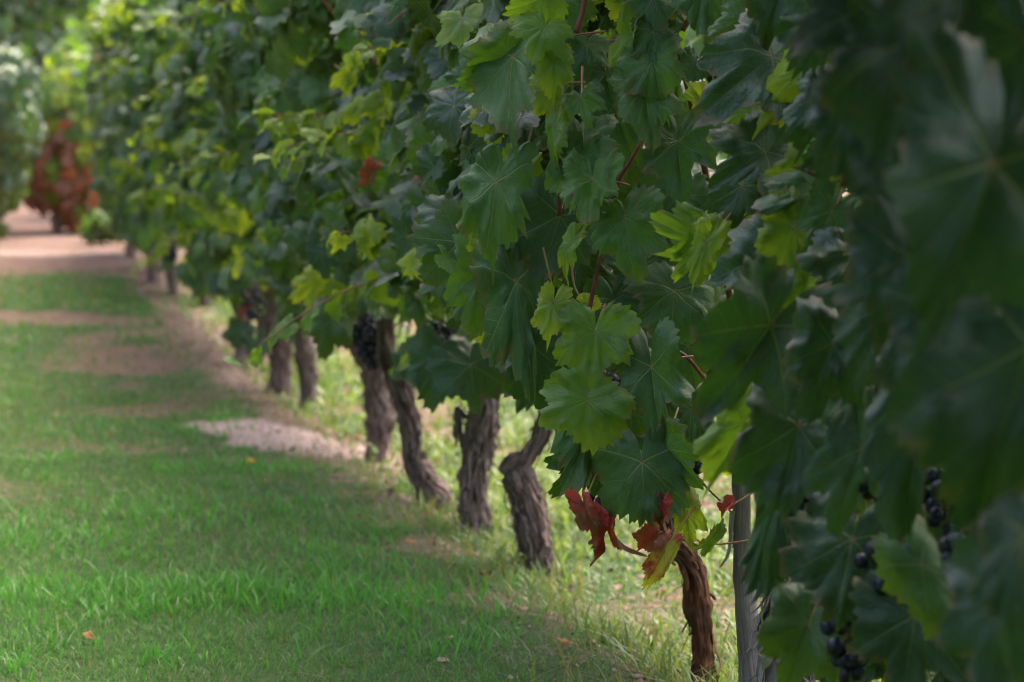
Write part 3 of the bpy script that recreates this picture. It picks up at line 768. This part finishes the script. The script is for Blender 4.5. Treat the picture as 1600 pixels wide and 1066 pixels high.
for hi, (jx, jy, tx, ty, s, wd, to, ye, re, lift, yaw, key) in enumerate(HERO):
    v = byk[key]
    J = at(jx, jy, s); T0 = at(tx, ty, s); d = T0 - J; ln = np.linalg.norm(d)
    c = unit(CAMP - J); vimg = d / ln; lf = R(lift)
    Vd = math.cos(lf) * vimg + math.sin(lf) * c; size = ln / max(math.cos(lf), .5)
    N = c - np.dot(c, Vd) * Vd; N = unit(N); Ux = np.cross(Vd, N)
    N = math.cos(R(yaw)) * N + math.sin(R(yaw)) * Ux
    tone = np.array([[min(1, to + .22) if key == 'focus' else (to + .06 if key != 'edge' else to * .3), ye, re, rg.random()]])  # edge leaves get a darker tone, standing in for the shade on them
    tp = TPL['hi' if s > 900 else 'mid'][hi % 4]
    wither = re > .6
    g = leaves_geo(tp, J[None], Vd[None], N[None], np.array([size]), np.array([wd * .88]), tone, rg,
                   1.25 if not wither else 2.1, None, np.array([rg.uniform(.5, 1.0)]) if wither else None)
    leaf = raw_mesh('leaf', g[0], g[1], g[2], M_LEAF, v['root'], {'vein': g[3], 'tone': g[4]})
    if re >= .95: leaf['label'] = 'withered red leaf'
    elif re > .6: leaf['label'] = 'curled brown and red leaf'
    elif re > .3: leaf['label'] = 'yellow leaf browning along its edge'
    elif ye > .75: leaf['label'] = 'bright yellow young leaf'
    hero_px.append((jx, jy, tx, ty, s, max(abs(tx - jx), abs(ty - jy), 1)))
    # its stalk reaches back to the shoots inside the canopy
    if s > 650:
        inward = -c * .5 + np.array([.25, 0, .25]) - .25 * Vd; inward = unit(inward + rg.normal(0, .25, 3))
        L = rg.uniform(.05, .085)
        P = [J, J + (unit(inward - .3 * Vd)) * L * .35 - N * .008, J + inward * L - N * .012]
        g = tube_geo(P, [.0013, .0013, .0017], 6, 4, cap=False)
        raw_mesh('leaf_stalk', g[0], g[1], g[2], M_STALK, leaf)
BUNCH = (('grape', 583, 512, 645, .10, .046, 120), ('grape', 560, 492, 650, .07, .036, 60), ('knob', 690, 505, 780, .09, .04, 46),
                                  ('focus', 967, 585, 1170, .055, .030, 30), ('focus', 882, 560, 1140, .05, .026, 22), ('focus', 938, 775, 1215, .035, .024, 16), ('focus', 1075, 670, 1170, .07, .03, 30),
                                  ('near', 1400, 850, 1745, .085, .034, 46), ('near', 1440, 860, 1765, .06, .028, 26), ('near', 1508, 845, 1900, .036, .018, 24), ('near', 1330, 960, 1700, .06, .026, 20), ('near', 1275, 762, 1640, .06, .030, 26),
                                  ('near', 1520, 1000, 1750, .07, .028, 26), ('near', 1370, 640, 1640, .09, .032, 34), ('stump', 1335, 560, 1480, .08, .03, 26), ('f2', 268, 372, 310, .12, .045, 70), ('stout', 395, 448, 480, .11, .045, 40), ('near', 1490, 700, 1700, .09, .03, 30))
hero_px += [(b_[1], b_[2], b_[1], b_[2] + b_[4] * b_[3] * .8, b_[3], 1) for b_ in BUNCH]
HP = np.array(hero_px, float)

# ---- the mass of leaves
def canopy_leaves(n, y0, y1, rg, fullsize=.068, sidew=(.60, .16, .24)):
    y = rg.uniform(y0, y1, n); W = canopy_w(y); B = canopy_b(y); TOP = 1.72 + .10 * (vnoise(y * 1.7, y * 0, 51) - .5)
    side = rg.choice(3, n, p=sidew)   # 0 lawn side, 1 top, 2 far side
    tz = rg.random(n) ** .95
    z = B + (TOP - B) * tz
    bul = 1 + .60 * (vnoise(y * 3.0, z * 3.0, 61) - .5) + .45 * (vnoise(y * 8, z * 8, 62) - .5)
    prof = np.clip(np.sqrt(np.clip(1 - ((z - B) / (TOP - B) * 2 - 1) ** 4, 0, 1)), .25, 1)
    depth = rg.random(n) ** 1.6 * .75
    o = W * bul * prof * (1 - depth)
    o = np.where(side == 2, -o, o)
    top = side == 1
    o = np.where(top, rg.uniform(-1, 1, n) * W * .9, o); z = np.where(top, TOP - .1 * rg.random(n), z)
    x = row_x(y)
    P = np.stack([x, y, gz(x, y) + z], 1) + ROW_LEFT[None] * o[:, None]
    out = np.where((side == 2)[:, None], -ROW_LEFT[None], ROW_LEFT[None])
    out = np.where(top[:, None], 0.2 * out, out)
    N = out + np.array([0, -.55, 0])[None] * (side != 2)[:, None] + np.array([0, 0, 1.0])[None] * rg.uniform(.0, 1.3, n)[:, None] + rg.normal(0, .62, (n, 3))
    N = unit(N)
    down = np.array([0, 0, -1.0])[None] + .35 * out + rg.normal(0, .55, (n, 3))
    V = unit(down - (down * N).sum(1, keepdims=True) * N)
    size = fullsize * np.clip(rg.normal(1, .24, n), .35, 1.5)
    tone = np.zeros((n, 4)); tone[:, 3] = rg.random(n)
    t = np.clip(rg.normal(.25, .22, n), 0, 1); young = rg.random(n) < np.where(y > 11.5, .08, .24)
    t = np.where(young, rg.uniform(.6, 1, n), t); size = np.where(young, size * .72, size)
    tone[:, 0] = t; tone[:, 1] = np.where(young & (rg.random(n) < .35), rg.uniform(.4, 1, n), rg.uniform(0, .12, n))
    aut = rg.random(n) < .010; tone[:, 2] = np.where(aut, rg.uniform(.25, .45, n), 0)
    wid = rg.uniform(.85, 1.12, n)
    return P, V, N, size, wid, tone, side, depth

def clear_of_heroes(P, size):
    px, py, s = project(P)
    ok = np.ones(len(P), bool)
    for jx, jy, tx, ty, hs, r in HP:
        cx, cy = (jx * .55 + tx * .45), (jy * .55 + ty * .45)
        rr = math.hypot(tx - jx, ty - jy) * .72 + size * s * .7
        hit = ((px - cx) ** 2 + (py - cy) ** 2 < rr ** 2) & (s > hs * .985)
        ok &= ~hit
    return ok

crg = np.random.default_rng(3)
# density per metre of row, by distance
bags = {i: {} for i in range(len(VINES))}
stalks = {i: Bag() for i in range(len(VINES))}
for (y0, y1, dens, kind, fs) in ((.3, 1.9, 520, 'mid', .060), (1.9, 2.85, 1250, 'mid', .060), (2.85, 4.25, 1900, 'mid', .052), (4.25, 6.9, 1800, 'low', .049), (6.9, 10.4, 1500, 'far', .053), (10.4, 17.5, 950, 'far', .064)):
    n = int(dens * (y1 - y0))
    P, V, N, size, wid, tone, side, dep = canopy_leaves(n, y0, y1, crg, fs)
    ok = clear_of_heroes(P, size)
    # nothing closer to the lens than the leaves singled out at the edge
    px, py, s = project(P)
    ok &= ~((s > 1300) & (px - size * s < 1075) & (px > -100) & (P[:, 1] > .5))
    ok &= ~((s > 960) & (px < 1120) & (py + size * s > 690 - 0) & (s < 1350) & (py > 560) & ((px < 850) | (py > 720)))
    ok &= ~((s > 1150) & (px < 1235) & (py > 700))
    ok &= ~((s > 700) & (s < 980) & (px > 775) & (px < 885) & (py + size * s * .6 > 650))
    ok &= ~((s > 620) & (s < 840) & (px > 690) & (px < 800) & (py + size * s * .8 > 690))
    P, V, N, size, wid, tone, side, dep = [a[ok] for a in (P, V, N, size, wid, tone, side, dep)]
    if y0 < 1:
        pass
    q = (vnoise(P[:, 1] * 7.5, P[:, 2] * 7.5, 91) * .65 + vnoise(P[:, 1] * 17, P[:, 2] * 17, 92) * .35 > .40) | (dep > .55) | (side == 2)
    P, V, N, size, wid, tone, side, dep = [a[q] for a in (P, V, N, size, wid, tone, side, dep)]
    own = np.argmin(np.abs(P[:, 1][:, None] + crg.normal(0, .10, len(P))[:, None] - vy[None]), 1)
    var = crg.integers(0, len(TPL[kind]), len(P))
    for i in np.unique(own):
        for k in range(len(TPL[kind])):
            q = (own == i) & (var == k)
            if q.sum() == 0: continue
            bags[i].setdefault('b', Bag()).add(leaves_geo(TPL[kind][k], P[q], V[q], N[q], size[q], wid[q], tone[q], crg))
        if y1 < 5:
            for j in np.where((own == i) & (side == 0) & (dep < .35))[0][::2]:
                inn = unit(-ROW_LEFT * .7 + np.array([0, 0, .5]) + crg.normal(0, .3, 3)); L = crg.uniform(.04, .08)
                g = tube_geo([P[j], P[j] + (inn * .5 + V[j] * -.3) * L * .5, P[j] + inn * L], [.0012, .0012, .0016], 5, 3, cap=False)
                stalks[i].add(g[:5])
# stray young shoots standing off the face of the row, with small bright leaves
for q in range(76):
    y = crg.uniform(3.9, 15); i = int(np.argmin(np.abs(vy - y))); zz = crg.uniform(.55, 1.75); 
    p = np.array([row_x(y), y, float(gz(row_x(y), y)) + zz]) + ROW_LEFT * (canopy_w(y) * .7)
    d = unit(ROW_LEFT * crg.uniform(.4, 1.1) + np.array([0, crg.uniform(-.8, .3), crg.uniform(-.2, 1)])); L = crg.uniform(.14, .34)
    pp = [p + d * L * t + np.array([0, 0, -.35 * L * t * t]) for t in (0, .3, .6, .85, 1.0)]
    stalks[i].add(tube_geo(pp, [.0028, .0024, .002, .0015, .001], 6, 4)[:5])
    m = 9; tt = np.linspace(.15, 1, m); P = np.stack([np.interp(tt, (0, .3, .6, .85, 1.0), [a[c] for a in pp]) for c in range(3)], 1)
    N = unit(ROW_LEFT * .6 + crg.normal(0, .5, (m, 3)) + [0, -.4, .8]); V = unit(np.array([-.3, -.2, -.7]) + crg.normal(0, .6, (m, 3)) ); P = P + V * .015
    tone = np.zeros((m, 4)); tone[:, 0] = crg.uniform(.6, 1, m); tone[:, 1] = crg.uniform(.0, .9) * crg.uniform(.6, 1, m); tone[:, 3] = crg.random(m)
    if project(P)[0].max() > 690 and project(P)[2].min() > 700: continue
    bags[i]['b'].add(leaves_geo(TPL['low'][q % 3], P, V, N, .050 * (1.15 - .7 * tt), np.full(m, .95), tone, crg))

# unseen leafy overhang added above the frame to block sky from the nearest leaves
n = 1000
oy = crg.uniform(.3, 2.3, n); of = crg.uniform(0, 1, n) ** .8
oo = .05 + of * np.interp(oy, [.3, 1.7, 2.3], [1.0, .75, .25]); oz = 1.45 - .38 * of + crg.normal(0, .07, n)
oz = np.maximum(oz, CAMZ + oy * .1 + .16)
P = np.stack([row_x(oy), oy, oz], 1) + ROW_LEFT[None] * oo[:, None]
N = unit(np.array([-.3, -.2, 1.0])[None] + crg.normal(0, .4, (n, 3))); V = unit(crg.normal(0, .6, (n, 3)) + [-.5, 0, -.3]); V = unit(V - (V * N).sum(1, keepdims=True) * N)
tone = np.zeros((n, 4)); tone[:, 0] = crg.uniform(0, .4, n); tone[:, 3] = crg.random(n)
for i in (0, 1):
    q = (oy < 1.9) if i == 0 else (oy >= 1.9)
    bags[i]['b'].add(leaves_geo(TPL['low'][i], P[q], V[q], N[q], np.full(q.sum(), .07), np.ones(q.sum()), tone[q], crg))
for i, v in enumerate(VINES):
    if 'b' in bags[i]:
        f = bags[i]['b'].build('foliage', M_LEAF, v['root']); f['kind'] = 'stuff'
        if stalks[i].V:
            o = stalks[i].build('leaf_stalks', M_STALK, f, 'fib'); o['kind'] = 'stuff'

# ---- canes: ruddy shoots climbing through the leaves
def cane(root, P, r0, r1, mat=M_CANE, k=6):
    n = len(P)
    return_ = tube_geo(P, np.linspace(r0, r1, n), 10, k, .25, float(P[0][0] * 7), True, .25)
    return raw_mesh('cane', return_[0], return_[1], return_[2], mat, root)
fv = byk['focus']
for pts, s, w0, w1 in (([(1053,700),(1046,640),(1050,570),(1035,500)],1205,11,7), ([(1005,735),(1012,700),(1030,672),(1034,640)],1215,9,6), ([(990,715),(975,690),(958,672)],1212,8,5),
                       ([(925,528),(921,490),(930,440),(939,398),(960,360)],1235,8,6), ([(960,310),(968,280),(984,255),(1000,225)],1205,9,6), ([(900,52),(910,20),(918,-25)],1190,11,9),
                       ([(1066,48),(1080,22),(1092,-20)],1200,10,8), ([(874,338),(874,300),(868,270),(860,240)],1190,8,7), ([(848,42),(856,20),(846,-20)],1235,4,4), ([(866,96),(858,70),(852,42)],1238,4,4),
                       ([(1050,545),(1075,560),(1100,590)],1200,8,6), ([(1102,760),(1125,782),(1142,800)],1215,3,3), ([(945,800),(958,792),(968,770)],1240,3,3)):
    cane(fv['root'], [at(a, b, s) for a, b in pts], w0 * .5 / s, w1 * .5 / s)
for pts, s, w0, w1 in (([(1318,290),(1322,250),(1332,205),(1328,150)],1560,11,9), ([(1306,292),(1270,272),(1240,260)],1550,6,5), ([(1225,960),(1220,880),(1222,800),(1235,700)],1500,8,6), ([(1330,1000),(1300,940),(1290,800)],1560,9,7)):
    cane(byk['stump']['root'], [at(a, b, s) for a, b in pts], w0 * .5 / s, w1 * .5 / s)
for v in VINES:
    if v['y'] > 11 or v['y'] < 3.2: continue
    m = 5 if v['y'] < 6 else 3
    for q in range(m):
        p = v['p'] + np.array([rng.uniform(.02, .12), rng.uniform(-.12, .12), .42])
        P = [p]; d = unit(np.array([rng.uniform(-.25, .25), rng.uniform(-.5, .5), 1]))
        for t in range(6):
            d = unit(d + rng.normal(0, .16, 3) + [0, 0, .1]); p = p + d * .2; P.append(p.copy())
        if v['key'] == 'focus' and q < 2: continue
        cane(v['root'], P, .0055, .003)

# ---- bunches of grapes
def ico(sub=2):
    import bmesh
    bm = bmesh.new(); bmesh.ops.create_icosphere(bm, subdivisions=sub, radius=1)
    V = np.array([v.co[:] for v in bm.verts]); Fc = np.array([[v.index for v in f.verts] for f in bm.faces]); bm.free()
    return V, Fc
ICO = ico(2); ICO3 = ico(3)
def bunch(v, px, py, s, length=.11, width=.038, n=46, berry=.0072, hi=False, seed=0):
    rg = np.random.default_rng(int(px * 7 + py)); top = at(px, py, s)
    IV, IF = ICO3 if hi else ICO
    pts = []
    tries = 0
    while len(pts) < n and tries < 6000:
        tries += 1
        t = rg.random() ** .8; a = rg.uniform(0, 6.283); rr = width * (math.sin(math.pi * min(1, .25 + t * .72)) ** .8) * math.sqrt(rg.uniform(.1, 1))
        p = top + np.array([math.cos(a) * rr, math.sin(a) * rr, -length * t])
        if all(np.linalg.norm(p - q) > berry * 1.42 for q in pts): pts.append(p)
    V, L, T = [], [], []
    for k, p in enumerate(pts):
        b = berry * rg.uniform(.85, 1.12)
        V.append(p + IV * b * np.array([1, 1, 1.08])); L.append(IF.ravel() + k * len(IV)); T.append(np.tile([[rg.random(), 0, 0, 1]], (len(IV), 1)))
    o = raw_mesh('grape_bunch', np.vstack(V), np.concatenate(L), np.full(len(pts) * len(IF), 3), M_GRAPE, v['root'], {'tone': np.vstack(T)})
    g = tube_geo([top + [0, 0, .04], top + [.004, 0, 0], top + [0, .003, -length * .5], top + [0, 0, -length * .85]], [.002, .0022, .0018, .001], 8, 5)
    bag = Bag(); bag.add(g[:5])
    for p in pts:
        m = top + np.array([0, 0, p[2] - top[2] + .012])
        bag.add(tube_geo([m, (m + p) / 2 + [0, 0, .003], p], [.0008, .0007, .0007], 5, 2, cap=False)[:5])
    bag.build('bunch_stem', M_STEM, o, 'fib')
    return o
for key, px, py, s, ln, wd, n in BUNCH:
    bunch(byk[key], px, py, s, ln, wd, n, .0075 if s > 400 else .009, s > 1100)

# ------------------------------------------------------------------ the thin post
p, s = ground_hit(1175, 1066); s = 1175
root = empty('wooden_post', tuple(at(1180, 1150, s))); tag(root, 'thin weathered grey wooden post standing upright right of the slim reddish trunk', 'post')
base = at(1182, 1150, s); base[2] = float(gz(base[0], base[1])) - .08
post = trunk_obj(root, 'post_shaft', [[(base, 21 / s), (at(1174, 1060, s), 19 / s), (at(1165, 950, s), 17 / s), (at(1160, 850, s), 15 / s), (at(1157, 700, s), 14 / s), (at(1155, 500, s), 15 / s)]], M_WOOD, 2.2, .22, 6)

# ------------------------------------------------------------------ behind the row's far end: other vines
def bush(name, label, cat, cx, cy, w_, h_, zb, n, size, tones, seed, trunk_r=.05, group=None, depth=None, trunkmat=M_BARK):
    rg = np.random.default_rng(int(seed)); gz0 = float(gz(cx, cy)); depth = depth or w_
    root = empty(name, (cx, cy, gz0)); tag(root, label, cat, group)
    k = rg.random((n, 3)) * 2 - 1; k = k / np.maximum(1e-3, np.linalg.norm(k, axis=1, keepdims=True)) * (rg.random((n, 1)) ** .4)
    lump = 1 + .5 * (vnoise(k[:, 0] * 3 + 9, k[:, 2] * 3 + seed, 5) - .5)
    P = np.stack([cx + k[:, 0] * w_ * lump, cy + k[:, 1] * depth * lump, gz0 + zb + (h_ - zb) * (.5 + .5 * k[:, 2] * lump)], 1)
    N = unit(.5 * k + [0, -1.1, .1] + rg.normal(0, .4, (n, 3))); V = rg.normal(0, .4, (n, 3)) + [0, 0, -1]; V = unit(V - (V * N).sum(1, keepdims=True) * N)
    tone = np.zeros((n, 4)); tone[:, 3] = rg.random(n); ch = rg.random(n)
    low = (k[:, 2] + .7 * (vnoise(k[:, 0] * 4, k[:, 2] * 4, 3) - .5) < -.08)
    tone[:, 0] = np.clip(rg.normal(tones[0], .2, n), 0, 1); tone[:, 1] = np.where(ch < tones[1], rg.uniform(.5, 1, n), rg.uniform(0, .15, n))
    tone[:, 0] = np.where(low & (tones[3] > .5), .95, tone[:, 0])
    tone[:, 2] = np.where((rg.random(n) < tones[2]) | (low & (rg.random(n) < tones[3])), rg.uniform(.6, 1, n), 0)
    bg_ = Bag(); bg_.add(leaves_geo(TPL['far'][0], P, V, N, size * rg.uniform(.6, 1.3, n), rg.uniform(.6, 1, n), tone, rg))
    f = bg_.build('foliage' if cat != 'tree' else 'crown', M_LEAF, root); f['kind'] = 'stuff'
    lean = rg.uniform(-.1, .1)
    br = [[(np.array([cx, cy, gz0 - .05]), trunk_r * 1.3), (np.array([cx + lean, cy, gz0 + zb * .6]), trunk_r), (np.array([cx + lean * .5, cy, gz0 + (zb + h_) * .5]), trunk_r * .7)]]
    for q in range(4):
        a = rg.uniform(0, 6.28); br.append([(np.array([cx + lean, cy, gz0 + zb * .8]), trunk_r * .5), (np.array([cx + math.cos(a) * w_ * .3, cy + math.sin(a) * w_ * .3, gz0 + (zb + h_) * .5]), trunk_r * .35), (np.array([cx + math.cos(a) * w_ * .6, cy + math.sin(a) * w_ * .6, gz0 + h_ * .8]), trunk_r * .15)])
    trunk_obj(root, 'trunk' if cat != 'weed' else 'stem', br, trunkmat, seed, .3, 0, False)
    return root
def gx(px, y): return (px - 800) / F * y
bush('grapevine', 'dark green grapevine cut by the left edge beyond the lawn', 'grapevine', gx(-12, 19.5), 19.5, .36, 1.62, .12, 1500, .085, (.0, .02, .0, .0), 71, group='grapevines beyond the end of the row', depth=.5)
bush('grapevine', 'dark green grapevine behind the vine cut by the left edge', 'grapevine', gx(-45, 22), 22, .55, 1.7, .35, 900, .09, (.15, .06, .0, .0), 72, group='grapevines beyond the end of the row')
bush('grapevine', 'yellowing grapevine with rusty orange lower leaves at the far end of the lawn', 'grapevine', gx(98, 21.5), 21.5, .46, 1.62, .02, 1700, .085, (.55, .25, .04, .85), 73, group='grapevines beyond the end of the row', depth=.5)
bush('grapevine', 'light yellow green grapevine rising beside the dark end of the row', 'grapevine', gx(165, 23.5), 23.5, .42, 2.0, .55, 1200, .085, (.7, .35, .03, .05), 74, group='grapevines beyond the end of the row', depth=.5)
bush('weed_clump', 'small dark green weed on the pink soil at the end of the row', 'weed', gx(160, 18.3), 18.3, .16, .26, .02, 260, .045, (.3, .1, .0, .0), 75, .012)
for i, (px, y, w_, h_, lab, tn) in enumerate(((-60, 33, 2.0, 4.3, 'dark tree with grey green leaves at the top left corner', (.0, .0, .01, 0)), (110, 35, 1.7, 3.9, 'dark tree behind the yellowing vine', (.0, .02, .01, .0)),
                                  (300, 37, 2.2, 4.8, 'mid green tree over the far end of the vine row', (.35, .06, 0, 0)), (560, 41, 2.8, 5.2, 'tall tree hidden behind the vine row', (.2, .02, 0, 0)))):
    if i == 3: continue
    bush('tree', lab, 'tree', gx(px, y), y, w_, h_, .35, 4200, .14, tn, 80 + i, .12)

trg = np.random.default_rng(44); n = 13000
ta = np.where(np.arange(n) < 3000, trg.uniform(-.25, 1.1, n), trg.uniform(3.0, 6.02, n)); td = np.where(np.arange(n) < 3000, trg.uniform(62, 85, n), trg.uniform(17, 22, n)); tx_ = np.sin(ta) * td; ty_ = np.cos(ta) * td  # far treeline, then an unseen ring of leaves added to block low skylight
th_ = (np.where(ta < 2, 3.2, 7.5) + 3.5 * vnoise(ta * 22, td * .05, 4)) * trg.random(n) ** .7
P = np.stack([tx_, ty_, gz(tx_, ty_) + th_], 1); N = unit(trg.normal(0, .6, (n, 3)) - np.stack([tx_, ty_, ty_ * 0], 1) / td[:, None] * .8 + [0, 0, .3]); V = unit(trg.normal(0, .5, (n, 3)) + [0, 0, -1])
tone = np.zeros((n, 4)); tone[:, 0] = trg.uniform(0, .3, n); tone[:, 3] = trg.random(n)
bag = Bag(); bag.add(leaves_geo(TPL['far'][0], P, V, N, trg.uniform(.3, .7, n), np.ones(n), tone, trg))
tag(bag.build('woods', M_LEAF), 'mass of green woods glimpsed through gaps in the vine leaves, with an unseen ring added to block low skylight', 'woods', kind='stuff')

# the small things on the lawn
p, s = ground_hit(391, 742)
root = empty('dandelion', tuple(p)); tag(root, 'single yellow dandelion flower in the grass near the pale bare patch', 'flower')
M_YEL = simple_mat('petal', (.85, .62, .02), (.80, .45, .01), 200, .6, .2, .1)
top = p + np.array([0, 0, .028])
bag = Bag()
for q in range(34):
    a = q * 2.4; el = .15 + .9 * (q / 34)
    d = np.array([math.cos(a) * math.cos(el), math.sin(a) * math.cos(el), math.sin(el)]); sd_ = np.array([-math.sin(a), math.cos(a), 0])
    V = np.array([top - sd_ * .0012, top + sd_ * .0012, top + d * .011 + sd_ * .0016, top + d * .011 - sd_ * .0016])
    V = np.vstack([V, V + [0, 0, .0006]])
    bag.add((V, np.array([0, 1, 2, 3, 7, 6, 5, 4, 0, 4, 5, 1, 1, 5, 6, 2, 2, 6, 7, 3, 3, 7, 4, 0]), np.full(6, 4), np.zeros((8, 3)), np.ones((8, 4))))
bag.build('flower_head', M_YEL, root, 'vein', False)
g = tube_geo([p, p + [.001, 0, .015], top], [.0012, .0012, .0014], 8, 4)
raw_mesh('flower_stem', g[0], g[1], g[2], M_STEM, root)
# fallen dry leaves
M_DRY = simple_mat('dry_leaf', (.36, .20, .07), (.22, .10, .04), 60, .8, .2, .5)
for i, (px, py, sz, lab) in enumerate(((137, 1014, .014, 'small tan dry leaf lying on the lawn near the bottom left'), (640, 868, .016, 'brown fallen leaf on the grass below the leaning trunk'),
                                      (880, 1020, .018, 'brown fallen leaf on the bare soil by the lawn edge'), (560, 690, .02, 'rusty fallen leaf at the edge of the pale bare patch'))):
    p, s = ground_hit(px, py); p = p + np.array([0, 0, .016])
    g = leaves_geo(TPL['mid'][i % 4], p[None], np.array([[1, .3, .1]]), np.array([[0, -.4, 1.0]]), np.array([sz]), np.array([.8]), np.array([[.3, 0, 1, .5]]), rg, 2.0)
    o = raw_mesh('fallen_leaf', g[0], g[1], g[2], M_DRY, None, None, True, tuple(p)); tag(o, lab, 'leaf', 'fallen leaves on the ground')
